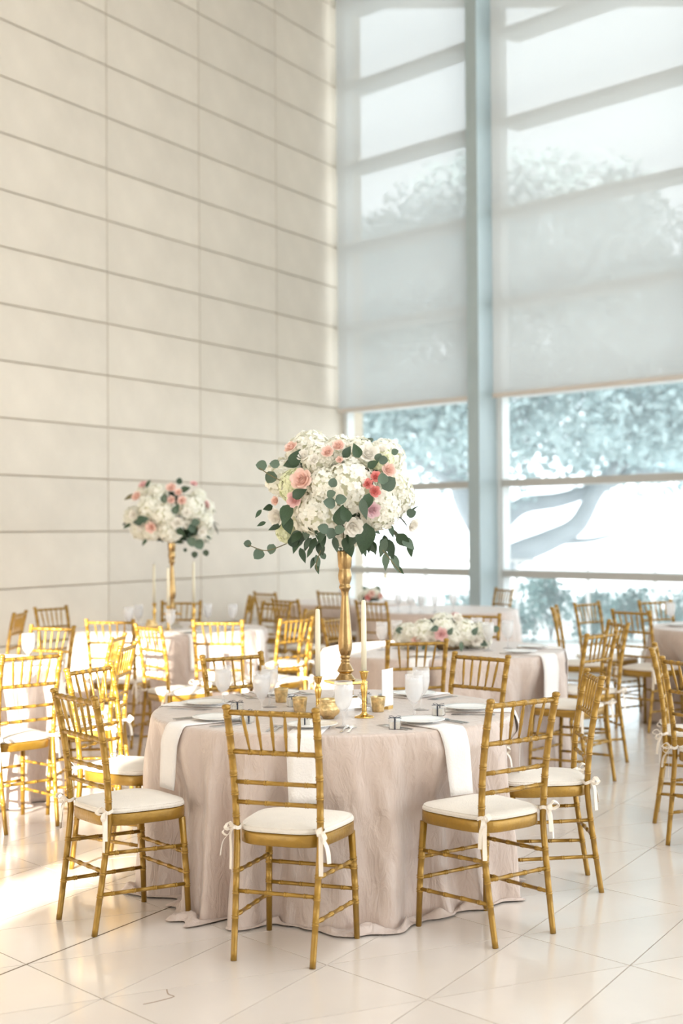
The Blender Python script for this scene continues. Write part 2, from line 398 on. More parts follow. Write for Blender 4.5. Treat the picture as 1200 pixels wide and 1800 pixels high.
def leaf_cloud(blobs, n, size, mat, name, rng, squash=1.0):
    tot = sum(b[3] ** 2 for b in blobs); V = []; F = []
    for (x, y, z, r) in blobs:
        k = max(6, int(n * r * r / tot))
        d = rng.normal(size=(k, 3)); d /= np.linalg.norm(d, axis=1)[:, None]
        rad = r * rng.uniform(.55, 1.05, k)
        c = np.stack([x + d[:, 0] * rad, y + d[:, 1] * rad, z + d[:, 2] * rad * squash], 1)
        a = rng.normal(size=(k, 3)); a /= np.linalg.norm(a, axis=1)[:, None]
        b = np.cross(a, rng.normal(size=(k, 3))); b /= np.linalg.norm(b, axis=1)[:, None]
        s = size * rng.uniform(.6, 1.3, k)[:, None]
        o = len(V)
        quad = np.stack([c - a * s, c - b * s * .45, c + a * s, c + b * s * .45], 1).reshape(-1, 3)
        V += quad.tolist(); F += [(o + 4 * i, o + 4 * i + 1, o + 4 * i + 2, o + 4 * i + 3) for i in range(k)]
    me = bpy.data.meshes.new(name); me.from_pydata(V, [], F); me.materials.append(M[mat]); me.update(); return me
rng = np.random.default_rng(3)
# spreading oak: trunk behind the fin, long low limbs
def limb(mb, pts, r0, r1):
    p = catmull(pts, 6); m = len(p); mb.tube(p, [r0 + (r1 - r0) * k / (m - 1) for k in range(m)], 9)
def oak(base, label, limbs, blobs, n, leafsize, trunk):
    t = thing('oak_tree', label, 'tree', base)
    mb = MB(); limb(mb, trunk, .34, .24); obj('trunk', mb.mesh('trunk', 'bark'), t)
    for (pts, r0, r1) in limbs:
        mb = MB(); limb(mb, pts, r0, r1); obj('limb', mb.mesh('limb', 'bark'), t)
    tag(obj('foliage', leaf_cloud(blobs, n, leafsize, 'oak_leaf_hazed', 'foliage', rng), t), kind='stuff')
    return t
bl = []
random.seed(11)
for k in range(300):
    x = random.uniform(-4.2, 4.9); y = random.uniform(-2.4, 2.4)
    top = 8.6 - .16 * (x - .6) ** 2 - .12 * y * y + random.uniform(-.7, .5); bot = 2.85 + .03 * x * x + .25 * max(0, -x)
    if top > bot: bl.append((x, y, random.uniform(bot, top), random.uniform(.45, .95)))
TB_ = (2.75, 27.5, -.16)
oak(TB_, 'large spreading oak with bare low limbs outside the window', [
    ([(0, 0, .7), (.5, -.2, 1.15), (1.2, -.3, 1.45), (1.75, -.3, 1.75), (2.15, -.25, 2.4), (2.8, -.2, 3.1)], .27, .12),
    ([(.1, 0, 1.5), (.7, .2, 2.1), (1.5, .1, 2.25), (2.4, 0, 2.55), (3.4, .1, 3.1)], .20, .09),
    ([(0, 0, 1.6), (-.35, 0, 2.2), (-.6, .1, 3.0), (-1.0, 0, 3.8), (-1.5, 0, 4.6)], .26, .11),
    ([(0, 0, 1.9), (.2, .3, 2.8), (.7, .4, 3.8), (1.2, .2, 5.2)], .20, .08),
    ([(-.5, 0, 2.5), (-1.3, -.3, 3.0), (-2.1, -.4, 3.2), (-3.0, -.3, 3.35)], .10, .04),
    ([(1.2, -.3, 1.45), (1.9, -.4, 1.45), (2.4, -.4, 1.55)], .08, .03),
    ([(2.15, -.25, 2.4), (3.0, -.3, 2.75), (3.9, -.3, 2.6), (4.5, -.3, 2.2)], .11, .04)],
    bl, 52000, .105, [(0, 0, 0), (.02, 0, .8), (0, 0, 1.5), (.05, 0, 2.2)])
bl2 = []
for k in range(90):
    x = random.uniform(-3, 3); y = random.uniform(-2, 2); bl2.append((x, y, random.uniform(2.4, 7.6 - .35 * x * x), random.uniform(.4, .8)))
oak((10.2, 34.2, -.16), 'second oak, half hidden at the right edge of the window', [
    ([(0, 0, 1.6), (-.9, 0, 2.3), (-1.8, -.2, 3.3), (-2.6, -.2, 3.9)], .14, .05), ([(0, 0, 1.7), (.8, 0, 2.6), (1.6, 0, 3.4)], .13, .05)],
    [b for b in bl2 if b[2] > 2.2], 9000, .11, [(0, 0, 0), (0, 0, .9), (-.1, 0, 1.9)])
# low shrubs beyond the terrace
random.seed(5)
SH = [(1.9, 21.4, .62), (2.55, 21.2, .80), (3.15, 21.5, .92), (3.75, 21.2, .78), (4.35, 21.4, .62), (4.9, 21.1, .70), (.7, 22.6, .42), (1.25, 22.4, .46)]
SL = ['low grey-green shrub just right of the steel fin', 'second shrub to the right of the steel fin', 'tallest rounded shrub in the row outside the glass', 'blue-green shrub right of the tallest one',
      'loose shrub with gaps near the right edge outside', 'rightmost shrub outside the window', 'small low shrub outside, behind the far centre table', 'small low shrub outside, close to the steel fin on its left']
for (x, y, h), lab in zip(SH, SL):
    s = thing('garden_shrub', lab, 'shrub', (x, y, -.16), group='shrubs along the terrace')
    bs = [(random.uniform(-.25, .25), random.uniform(-.2, .2), random.uniform(.15, h), random.uniform(.16, .28)) for _ in range(16)]
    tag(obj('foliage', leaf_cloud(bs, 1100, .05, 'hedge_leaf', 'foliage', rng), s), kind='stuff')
    mb = MB()
    for q in range(5):
        a = q * 1.3; mb.tube([(0, 0, 0), (.08 * math.cos(a), .08 * math.sin(a), h * .4), (.2 * math.cos(a), .2 * math.sin(a), h * .8)], [.012, .01, .006], 5)
    obj('stems', mb.mesh('stems', 'bark'), s)
rl = thing('terrace_railing', 'white terrace railing outside the lower window panes', 'railing', (0, 0, -.16))
for k, x in enumerate((.35, 1.15, 2.4, 3.38, 4.3, 5.2)):
    mb = MB(); mb.box((x, 19.55 + (.0), .62), (.045, .045, 1.24)); obj('railing_post', mb.mesh('railing_post', 'white_post', False), rl)
mb = MB(); mb.box((2.8, 19.55, 1.255), (5.4, .05, .03)); obj('handrail', mb.mesh('handrail', 'white_post', False), rl)

# ------------------------------------------------------------------ gold ballroom chair
def post_y(z):
    zs = [0, .2, .40, .47, .62, .78, .92]; ys = [-.212, -.182, -.156, -.154, -.164, -.188, -.219]
    for i in range(6):
        if z <= zs[i + 1]: return ys[i] + (ys[i + 1] - ys[i]) * (z - zs[i]) / (zs[i + 1] - zs[i])
    return ys[-1]
def post_x(z): return .152 + .021 * z / .92
def noded(path, r0, r1, nodes, bump=.0021, n=10):
    """tube along path with double-ring bamboo nodes at arc fractions"""
    path = [Vector(p) for p in path]; L = [0]
    for i in range(1, len(path)): L.append(L[-1] + (path[i] - path[i - 1]).length)
    tot = L[-1]
    def pt(s):
        for i in range(1, len(path)):
            if s <= L[i] + 1e-9: return path[i - 1].lerp(path[i], (s - L[i - 1]) / max(L[i] - L[i - 1], 1e-9))
        return path[-1]
    st = [(s, 0) for s in L]
    for f in nodes:
        c = f * tot
        st = [q for q in st if abs(q[0] - c) > .011 or q[0] in (0, tot)]
        st += [(c - .0068, 0), (c - .0054, 1), (c - .0036, 1), (c - .0022, .1), (c + .0022, .1), (c + .0036, 1), (c + .0054, 1), (c + .0068, 0)]
    st = sorted(q for q in st if 0 <= q[0] <= tot)
    return MB().tube([pt(s) for s, _ in st], [r0 + (r1 - r0) * s / tot + bump * b for s, b in st], n)
chair_parts = []          # (name, mesh, [(subname, submesh)])
POST_N = (.152, .238, .315, .515, .595, .666, .747, .818, .885)
for sx in (-1, 1):
    pts = catmull([(sx * post_x(z), post_y(z), z) for z in (0, .2, .40, .47, .62, .78, .915)], 5)
    mb = noded(pts, .0118, .0142, [z / .92 for z in POST_N])
    mb.lathe([(.0135, .905), (.0165, .909), (.0165, .916), (.013, .921), (.006, .9235)], 12, (sx * .1728, -.2186, 0))
    chair_parts.append(('back_post', mb.mesh('back_post', 'gold'), []))
for sx in (-1, 1):
    mb = noded([(sx * .18, .19, 0), (sx * .176, .182, .2), (sx * .168, .168, .412)], .0112, .0142, (.34, .47, .66, .74))
    chair_parts.append(('front_leg', mb.mesh('front_leg', 'gold'), []))
def rail(name, z, r, nodes, bow=.0):
    x = post_x(z); y = post_y(z)
    pts = [(x * t, y - bow * (1 - t * t), z) for t in (-1, -.75, -.5, -.25, 0, .25, .5, .75, 1)]
    chair_parts.append((name, noded(pts, r, r, nodes, .0019, 8).mesh(name, 'gold'), []))
SPT = (-.111, -.055, 0, .054, .110); SPB = (-.094, -.048, 0, .048, .095)
rail('crest_rail', .894, .0105, [.5 + x / .346 for x in SPT], .004)
rail('back_rail', .749, .0095, [.5 + x / .338 for x in SPB], .004)
rail('back_rail', .637, .0085, (.15, .38, .62, .85), .004)
rail('back_rail', .563, .0085, (.15, .38, .62, .85), .004)
for a, b in zip(SPT, SPB):
    p0 = Vector((b, post_y(.749) - .004, .752)); p1 = Vector((a, post_y(.894) - .004, .890)); L = p1 - p0
    rr = [(0, .0038), (.2, .0052), (.40, .0064), (.44, .0078), (.47, .0066), (.5, .0078), (.54, .0066), (.75, .0072), (.9, .0052), (1, .0046)]
    mb = MB().tube([p0 + L * t for t, _ in rr], [r for _, r in rr], 8)
    chair_parts.append(('spindle', mb.mesh('spindle', 'gold'), []))
def stretcher(p, q, r=.0078):
    mb = noded([p, q], r, r, (.14, .38, .62, .86), .0019, 8); chair_parts.append(('stretcher', mb.mesh('stretcher', 'gold'), []))
for sx in (-1, 1):
    stretcher((sx * post_x(.31), post_y(.31), .31), (sx * .172, .176, .298)); stretcher((sx * post_x(.155), post_y(.155), .155), (sx * .177, .185, .146))
stretcher((-.173, .177, .272), (.173, .177, .272)); stretcher((-.176, .183, .19), (.176, .183, .19)); stretcher((-post_x(.243), post_y(.243), .243), (post_x(.243), post_y(.243), .243))
def seat_outline(sc=1.0, n=56):
    out = []
    for i in range(n):
        a = 2 * PI * i / n; c, s = math.cos(a), math.sin(a); e = .52
        x = math.copysign(abs(c) ** e, c); y = math.copysign(abs(s) ** e, s)
        yy = .018 + .192 * y
        wx = .186 + .018 * y
        out.append((x * wx * sc, .018 + (yy - .018) * sc))
    return out
def slab(rings):
    mb = MB(); n = len(rings[0][0]); vs = []; fs = []
    for (ol, z) in rings: vs += [(x, y, z + (dz if False else 0)) for (x, y) in ol]
    for k in range(len(rings) - 1):
        for i in range(n):
            j = (i + 1) % n; fs.append((k * n + i, k * n + j, (k + 1) * n + j, (k + 1) * n + i))
    fs.append(tuple(range(n - 1, -1, -1))); fs.append(tuple((len(rings) - 1) * n + i for i in range(n)))
    return mb.add(vs, fs)
fm = slab([(seat_outline(.97), .410), (seat_outline(1.0), .414), (seat_outline(1.0), .450), (seat_outline(.985), .456)])
chair_parts.append(('seat_frame', fm.mesh('seat_frame', 'gold'), []))
cu = slab([(seat_outline(.955), .4565), (seat_outline(.985), .459), (seat_outline(1.0), .465), (seat_outline(.985), .472), (seat_outline(.95), .477), (seat_outline(.86), .4825), (seat_outline(.66), .488), (seat_outline(.35), .491), (seat_outline(.08), .4915)])
pip = MB().tube([(x, y, .4755) for x, y in seat_outline(.965)], .0022, 6, closed=True)
seam = MB().tube([(x, y, .4605) for x, y in seat_outline(.992)], .0018, 6, closed=True)
chair_parts.append(('cushion', cu.mesh('cushion', 'ivory'), [('piping', pip.mesh('piping', 'ivory')), ('lower_piping', seam.mesh('lower_piping', 'ivory'))]))
def tie(sx, kind):
    x0, y0, z0 = sx * (post_x(.475)), post_y(.475), .472
    mb = MB()
    ring = [(x0 + .0165 * math.cos(a), y0 + .0165 * math.sin(a), z0 + .004 * math.sin(a * 2)) for a in [2 * PI * k / 14 for k in range(15)]]
    mb.ribbon(ring, (0, 0, 1), .013)
    mb.ribbon(catmull([(sx * .14, y0 + .05, .475), (x0 - sx * .02, y0 + .02, .472), (x0, y0 + .018, .472)], 4), (0, 0, 1), .013)
    k = Vector((x0 + sx * .008, y0 - .018, z0 - .002))
    mb.lathe([(.002, -.008), (.0085, -.005), (.0095, 0), (.0085, .005), (.002, .008)], 8, k)
    if kind == 0:
        loops = [((.9, -.4), .045, .012), ((-.5, -.8), .040, .006)]; tails = [((.45, -.5), .115, .02), ((-.25, -.6), .085, .03)]
    else:
        loops = [((.7, -.7), .038, -.012), ((.2, -1.0), .045, .010)]; tails = [((.2, -.5), .15, .012), ((.75, -.4), .10, .045)]
    for (dx, dy), L, dz in loops:
        d = Vector((sx * dx, dy, 0)).normalized(); w = Vector((-d.y, d.x, 0))
        pts = catmull([k, k + d * L * .5 + UZ * (.014 + dz), k + d * L + UZ * dz, k + d * L * .55 + UZ * (-.014 + dz), k], 5)
        mb.ribbon(pts, w * .75 + UZ * .35, .016)
    for (dx, dy), L, sp in tails:
        d = Vector((sx * dx, dy, 0)).normalized()
        pts = catmull([k, k + d * .012 + UZ * -.02, k + d * (sp * .8) + UZ * (-L * .5), k + d * sp + UZ * (-L)], 5)
        mb.ribbon(pts, Vector((-d.y, d.x, 0)) + d * .3, .016)
    return mb
TIES = {(s, k): tie(s, k).mesh('tie', 'ribbon', False) for s in (-1, 1) for k in (0, 1)}
CH = [
 # x, y, yaw, label
 (-.185, 5.296, -19.6, 'nearest gold chair, its back to us at the front of the central table'),
 (-.879, 5.710, -52.8, 'gold chair at the front left of the central table, seen from its side'),
 (.549, 5.536, 37.7, 'gold chair at the front right of the central table, bow tied at its near post'),
 (.880, 6.215, 91.0, 'gold chair at the right of the central table, seen edge-on behind the front right chair'),
 (.545, 7.030, 135, 'gold chair at the back right of the central table, facing us'),
 (.378, 8.328, 13.0, 'gold chair, back to us, before the low flowers and behind the menu card'),
 (-.440, 7.110, 215, 'gold chair at the back left of the central table, behind the ice-water goblets'),
 (-.993, 6.595, -116, 'gold chair at the left of the central table, directly behind the front left chair'),
 (-1.758, 7.547, 43.0, 'gold chair cut by the left edge of the picture, white cushion in full view'),
 (-2.03, 9.33, 155, 'sunlit gold chair on the far side of the leftmost table'),
 (-2.742, 11.172, 87.4, 'small gold chair by the stone wall at the far left, seen edge-on'),
 (-2.26, 11.78, -126, 'unlit gold chair against the stone wall, just left of the tall left centrepiece table'),
 (-1.413, 7.964, 85, 'gold chair seen edge-on between the leftmost and central tables, long ribbon tails'),
 (-1.57, 8.62, 86, 'gold chair edge-on at the right side of the leftmost table, farther from us'),
 (-1.62, 10.345, -9, 'sunlit gold chair, back to us, front left of the far left centrepiece table'),
 (-.848, 10.175, -6, 'gold chair, back to us, front right of the far left centrepiece table'),
 (-1.12, 9.62, -54, 'bright sunlit gold chair pulled out in front of the tall left centrepiece table'),
 (-.493, 10.292, 50.6, 'sunlit gold chair angled left, just left of the gold vase stem'),
 (.13, 10.12, -116, 'sunlit gold chair partly hidden behind the gold vase stem'),
 (-1.45, 12.50, 176, 'gold chair on the far side of the left centrepiece table, behind its vase'),
 (-.72, 12.25, 136, 'gold chair at the back right of the left centrepiece table, by the stone wall'),
 (-.456, 11.51, 75, 'gold chair edge-on at the right of the left centrepiece table'),
 (-1.088, 13.885, 84, 'narrow edge-on gold chair by the stone wall, behind the left centrepiece table'),
 (-.612, 14.483, -50, 'faint gold chair close to the stone wall, left of the far corner table'),
 (-.364, 13.07, -45.5, 'greenish gold chair with upright spindles, in front of the far corner table'),
 (.01, 14.62, -30, 'gold chair with its back to us at the far corner table'),
 (.395, 12.63, -41, 'gold chair in front of the far centre table, right of the vase stem'),
 (1.50, 14.80, 114, 'gold chair at the far centre table, in front of the steel fin'),
 (.93, 10.33, 163, 'gold chair on the far side of the low flowers table, facing us'),
 (1.637, 9.51, 100, 'gold chair at the right of the low flowers table, curled ribbon tail at its back'),
 (1.396, 8.72, 50, 'gold chair at the front right of the low flowers table'),
 (1.914, 11.38, -104, 'pale gold chair seen edge-on against the shrubs, right of the steel fin'),
 (2.22, 11.88, -135, 'pale gold chair standing against the shrubs beyond the window'),
 (2.36, 10.98, -49, 'gold chair angled at the left of the right edge table'),
 (2.80, 12.10, -153, 'gold chair on the far side of the right edge table'),
 (1.873, 7.564, -105, 'gold chair near the right edge, the farther of the two nearest there'),
 (1.838, 6.919, -62, 'gold chair cut by the right edge of the picture, nearest there'),
]
for i, (x, y, a, lab) in enumerate(CH):
    c = thing('chiavari_chair', lab, 'chair', (x, y, 0), R(a), 'gold ballroom chairs')
    for (nm, me, subs) in chair_parts:
        p = obj(nm, me, c)
        for (sn, sm) in subs: obj(sn, sm, p)
    obj('cushion_tie', TIES[(-1, (i + 1) % 2)], c); obj('cushion_tie', TIES[(1, i % 2 if i else 1)], c)

# ------------------------------------------------------------------ tables (draped cloths)
TZ = .752
class Cloth:
    def __init__(s, c, rad, seed, hem, dents=()):
        s.c, s.R, s.hem, s.dents = Vector((c[0], c[1], 0)), rad, hem, dents
        r = random.Random(seed); s.ph = [r.uniform(0, 6.28) for _ in range(10)]; s.n1 = r.choice((11, 12, 13)); s.n2 = s.n1 * 2 + r.choice((-3, 1, 3)); s.n3 = r.choice((3, 4, 5))
    def fold(s, t):
        u = s.n1 * t + s.ph[0] + 1.1 * math.sin(s.n3 * t + s.ph[1]) + .5 * math.sin(7 * t + s.ph[2])
        return (.62 + .38 * math.sin(2 * t + s.ph[6])) * (math.sin(u) + .28 * math.sin(2 * u + .8)) + .30 * math.sin(s.n2 * t + s.ph[3]) + .12 * math.sin(41 * t + s.ph[4])
    def rad(s, t, v):
        amp = .082 * max(0, v - .012) ** .62
        r = s.R + .012 + .035 * v + amp * (s.fold(t + .10 * v * math.sin(3 * t + s.ph[5])) * .9 + .05)
        r += .004 * math.sin(23 * t + 9 * v + s.ph[7]) * min(1, v * 5) + .003 * math.sin(57 * t - 15 * v) * min(1, v * 4)
        for (ta, lim) in s.dents:
            d = (t - ta + PI) % (2 * PI) - PI; w = math.exp(-(d / .27) ** 4) * min(1, max(0, (v - .10) / .25))
            r -= w * max(0, s.R + .10 - lim)
        return r
    def build(s, name, n=300, rows=30):
        mb = MB(); vs = [(0, 0, TZ)]; fs = []; rings = []
        for q in (.15, .35, .6, .8, .93): rings.append([(s.R * q, TZ)] * n)
        rings.append([(s.R - .004, TZ)] * n); rings.append([(s.R + .004, TZ - .003)] * n); rings.append([(s.R + .010, TZ - .011)] * n)
        for k in range(1, rows + 1):
            v = k / rows; rings.append([(s.rad(2 * PI * i / n, v), max(.008, (TZ - .011) * (1 - v))) for i in range(n)])
        if s.hem:
            for k in range(1, 8):
                q = k / 7; ring = []
                for i in range(n):
                    t = 2 * PI * i / n; f = s.fold(t); ext = s.hem * (.45 + .30 * math.sin(5 * t + s.ph[8]) + .25 * math.sin(17 * t + s.ph[9]) + .28 * f)
                    ext = max(.012, ext); rip = .016 * (1 + math.sin(29 * t + s.ph[1] + 3 * q)) * math.sin(PI * min(1, q * 1.1)) * min(1, ext / .05)
                    base = s.rad(t, 1.0)
                    ring.append((base + ext * q, .007 + rip * (1 if f > -.3 else .4) + .004 * (1 - q)))
                rings.append(ring)
        for ring in rings:
            for i, (r, z) in enumerate(ring):
                t = 2 * PI * i / n; vs.append((r * math.cos(t), r * math.sin(t), z))
        for i in range(n): fs.append((0, 1 + i, 1 + (i + 1) % n))
        for k in range(len(rings) - 1):
            a, b = 1 + k * n, 1 + (k + 1) * n
            for i in range(n): j = (i + 1) % n; fs.append((a + i, b + i, b + j, a + j))
        mb.add(vs, fs); return mb.mesh(name, 'blush', True, True)
def dents_for(c, rad):
    out = []
    for (x, y, a, _) in CH:
        d = Vector((x - c[0], y - c[1])); L = d.length
        if L < rad + .30: out.append((math.atan2(d.y, d.x), max(.52, L - .205)))
    return out
TABLES = {
 'main': ((-.045, 6.33), .79, 3, .10, 'floor-length blush cloth puddling on the central round table under the gold vase', 480, 46),
 'left': ((-1.40, 11.55), .78, 5, .03, 'sunlit blush cloth on the round table with the smaller tall flowers', 260, 24),
 'low': ((.66, 9.42), .79, 8, .03, 'blush cloth on the round table with the low white flowers', 260, 24),
 'edge_left': ((-2.47, 8.50), .79, 12, .03, 'blush cloth on the table cut by the left edge of the picture', 220, 24),
 'far_mid': ((.95, 14.0), .77, 15, .02, 'blush cloth on the far centre table near the window', 200, 20),
 'far_corner': ((.05, 15.6), .75, 19, .02, 'blush cloth on the farthest table in the corner by the stone wall', 200, 20),
 'edge_right': ((3.27, 11.30), .80, 22, .02, 'blush cloth on the table cut by the right edge of the picture', 220, 24)}
CL = {}
for k, (c, rad, seed, hem, lab, n, rows) in TABLES.items():
    cl = Cloth(c, rad, seed, hem, dents_for(c, rad)); CL[k] = cl
    tag(obj('tablecloth', cl.build('tablecloth', n, rows), loc=(c[0], c[1], 0)), lab, 'tablecloth', 'draped round tables')

# ------------------------------------------------------------------ table ware
def goblet_parts():
    g = MB().lathe([(.033, .0), (.034, .002), (.018, .006), (.006, .012), (.0045, .03), (.0045, .052), (.009, .062), (.022, .076), (.033, .098), (.0385, .125), (.0385, .150), (.0375, .186), (.0368, .1875), (.036, .186), (.037, .150), (.037, .126), (.031, .100), (.02, .080), (.006, .068)], 24)
    w = MB().lathe([(.006, .069), (.0198, .0808), (.0306, .1005), (.0363, .126), (.0363, .150), (.0352, .168)], 20)
    r = random.Random(2); ic = MB()
    for _ in range(7):
        a = r.uniform(0, 6.28); q = r.uniform(0, .018); z = r.uniform(.11, .165)
        ic.box((q * math.cos(a), q * math.sin(a), z), (.019, .018, .017), Matrix.Rotation(r.uniform(0, 3), 3, Vector((r.random(), r.random(), r.random())).normalized()))
    return g.mesh('glass', 'goblet'), w.mesh('iced_water', 'ice'), ic.mesh('ice_cubes', 'ice', False)
GP = goblet_parts()
def goblet(x, y, lab, grp, detail=True, s=1.0):
    t = thing('water_goblet', lab, 'glass', (x, y, TZ), random.uniform(0, 6), grp); t.scale = (s,) * 3
    obj('bowl', GP[0], t); w = obj('water', GP[1], t)
    if detail: obj('ice', GP[2], w)
    return t
plate_me = MB().lathe([(.0, .0), (.055, .0), (.058, .003), (.085, .009), (.104, .013), (.1055, .0145), (.104, .0155), (.085, .0125), (.058, .0065), (.0, .006)], 40, cap0=False, cap1=False).mesh('dinner_plate', 'china')
def prism(outline, z0, z1):
    n = len(outline); return MB().add([(x, y, z0) for x, y in outline] + [(x, y, z1) for x, y in outline], [tuple(range(n - 1, -1, -1)), tuple(range(n, 2 * n))] + [(i, (i + 1) % n, n + (i + 1) % n, n + i) for i in range(n)])
def cutlery(kind):
    mb = MB()
    h = [(-.004, -.09), (.004, -.09), (.006, -.085), (.0045, -.02), (.003, .02), (-.003, .02), (-.0045, -.02), (-.006, -.085)]
    mb2 = prism(h, .001, .0035); mb.add(mb2.v, mb2.f)
    if kind == 'fork':
        b = prism([(-.003, .02), (.003, .02), (.011, .04), (.011, .058), (-.011, .058), (-.011, .04)], .001, .003); mb.add(b.v, b.f)
        for q in range(4):
            x = -.011 + q * .0063; t = prism([(x, .057), (x + .003, .057), (x + .0024, .097), (x + .0006, .097)], .001, .0028); mb.add(t.v, t.f)
    elif kind == 'knife':
        b = prism([(-.003, .018), (.003, .018), (.0095, .03), (.0095, .09), (.004, .108), (-.004, .112)], .001, .003); mb.add(b.v, b.f)
    else:
        b = prism([(.003, .018)] + [(.016 * math.cos(a), .065 + .03 * math.sin(a)) for a in [-1.1 + k * .42 for k in range(13)]] + [(-.003, .018)], .001, .0035); mb.add(b.v, b.f)
    return mb.mesh(kind, 'cutlery', False)
CUT = {k: cutlery(k) for k in ('fork', 'knife', 'spoon')}
def napkin_mesh(cl, ta, width, drop, rin=.50, skew=0.0):
    c = cl.c; er = Vector((math.cos(ta), math.sin(ta), 0)); et = Vector((-er.y, er.x, 0)); prof = []
    prof += [(rin, TZ + .002), (.62, TZ + .002), (cl.R - .02, TZ + .002), (cl.R, TZ + .0015), (cl.R + .010, TZ - .004), (cl.R + .016, TZ - .014)]
    K = 8; last = cl.R + .016
    for k in range(1, K + 1):
        z = TZ - .014 - drop * k / K; v = 1 - z / (TZ - .011)
        rr = max(cl.rad(ta + q * width / 2 / cl.R, v) for q in (-1.1, -.5, 0, .5, 1.1)) + .005
        last = max(rr, last * .999); prof.append((last, z))
    mb = MB(); vs = []; fs = []; nx = 5; th = .0035
    for (r, z) in prof:
        for i in range(nx):
            f = i / (nx - 1) - .5; q = max(0, TZ - z) / drop; vs.append(er * r + et * (f * width * (1 - .12 * q) + skew * q) + UZ * z)
    for k, (r, z) in enumerate(prof):
        up = UZ * th if k < 4 else er * th
        for i in range(nx):
            f = i / (nx - 1) - .5; q = max(0, TZ - z) / drop; vs.append(er * r + et * (f * width * (1 - .12 * q) + skew * q) + UZ * z + up)
    m = len(prof)
    for k in range(m - 1):
        for i in range(nx - 1):
            a = k * nx + i; fs.append((a, a + 1, a + nx + 1, a + nx)); b = a + m * nx; fs.append((b, b + nx, b + nx + 1, b + 1))
        for i, fl in ((0, 1), (nx - 1, 0)):
            a = k * nx + i; b = a + m * nx; fs.append((a, a + nx, b + nx, b))
    for i in range(nx - 1):
        fs.append((i, i + m * nx, i + 1 + m * nx, i + 1)); a = (m - 1) * nx + i; fs.append((a, a + 1, a + 1 + m * nx, a + m * nx))
    return mb.add(vs, fs).mesh('napkin', 'white_cloth')
def setting(key, ta, where, full=True, drop=.25, width=.135, skew=0.0):
    cl = CL[key]; c = cl.c; er = Vector((math.cos(ta), math.sin(ta), 0)); et = Vector((-er.y, er.x, 0))
    tag(obj('napkin', napkin_mesh(cl, ta, width, drop, .50, skew), loc=c), 'white napkin hanging over the cloth edge %s' % where, 'napkin', 'napkins at the place settings')
    p = c + er * .60; tag(obj('dinner_plate', plate_me, loc=(p.x, p.y, TZ + .0057)), 'white plate on the napkin %s' % where, 'plate', 'plates at the place settings')
    if not full: return
    rz = ta + PI / 2
    for kind, off in (('fork', -.135), ('fork', -.162), ('knife', .135), ('spoon', .162)):
        q = c + er * .63 + et * off
        nm = {'fork': 'silver fork' + (' closest to the plate' if off > -.15 else ' outermost'), 'knife': 'silver knife', 'spoon': 'silver spoon'}[kind]
        tag(obj(kind, CUT[kind], loc=(q.x, q.y, TZ), rot=(0, 0, rz)), '%s %s' % (nm, where), kind, 'cutlery on the tables')
A = lambda x, y, k: math.atan2(y - CL[k].c.y, x - CL[k].c.x)
for i, w in ((0, 'in front of the nearest chair'), (1, 'at the front left chair'), (2, 'at the front right chair'), (3, 'at the right hand chair of the central table'),
             (4, 'at the back right chair of the central table'), (6, 'at the back left chair of the central table'), (7, 'at the left hand chair of the central table')):
    setting('main', A(CH[i][0], CH[i][1], 'main'), w, skew={1: -.035, 2: .035, 3: .03}.get(i, 0.0))
setting('left', R(-20), 'at the right of the left centrepiece table', False); setting('left', A(CH[14][0], CH[14][1], 'left'), 'at the front left of the left centrepiece table', False)
setting('left', A(CH[15][0], CH[15][1], 'left'), 'at the front right of the left centrepiece table', False)
setting('low', R(-38), 'at the right front of the low flowers table', False, .30, .19); setting('low', A(CH[5][0], CH[5][1], 'low'), 'at the front of the low flowers table', False)
setting('low', R(0), 'at the right of the low flowers table', False); setting('edge_left', R(-12), 'at the right of the leftmost table', False)
setting('edge_left', R(-52), 'at the front of the leftmost table', False); setting('edge_right', R(172), 'at the left of the right edge table', False)
GOB = [
 (-.54, 6.432, 'ice-water goblet left of all others on the central table'), (-.351, 6.168, 'ice-water goblet, nearer of the overlapping pair left of the vase'),
 (-.329, 6.421, 'ice-water goblet, farther of the overlapping pair left of the vase'), (.003, 5.746, 'ice-water goblet in front of the gold vase foot'),
 (.300, 5.988, 'ice-water goblet, nearer of the pair right of the menu card'), (.346, 6.285, 'ice-water goblet, farther of the pair right of the menu card')]
for x, y, l in GOB: goblet(x, y, l, 'goblets on the central table')
for x, y, l in ((-1.329, 11.03, 'bright goblet in front of the left centrepiece vase'), (-1.706, 11.375, 'goblet at the left of the left centrepiece table, nearer one'), (-1.675, 11.70, 'goblet at the left of the left centrepiece table, farther one'),
                (-1.119, 11.85, 'goblet just right of the candles on the left centrepiece table'), (-.904, 11.75, 'goblet at the right end of the left centrepiece table'),
                (.26, 9.366, 'sunlit goblet at the left end of the low flowers table'), (.362, 9.49, 'goblet beside the low flowers, left of them'), (.949, 9.27, 'tall pale goblet right of the low flowers'),
                (1.095, 9.433, 'goblet at the right end of the low flowers table'), (.92, 9.75, 'goblet behind the low flowers at their right'),
                (.537, 13.59, 'goblet on the far centre table, leftmost beside the candle stand'), (.642, 13.40, 'goblet on the far centre table, second from the candle stand'), (.744, 13.45, 'goblet on the far centre table, third from the candle stand'),
                (.873, 13.42, 'goblet on the far centre table, fourth from the candle stand'), (1.057, 13.55, 'goblet on the far centre table, nearest to the steel fin'), (2.665, 11.55, 'goblet on the table at the right edge'), (2.72, 11.2, 'nearer goblet on the table at the right edge'),
                (-1.88, 8.52, 'goblet on the table at the left edge'), (.0, 15.2, 'goblet on the farthest table in the corner')):
    goblet(x, y, l, 'goblets on the tables behind', False, 1.0)
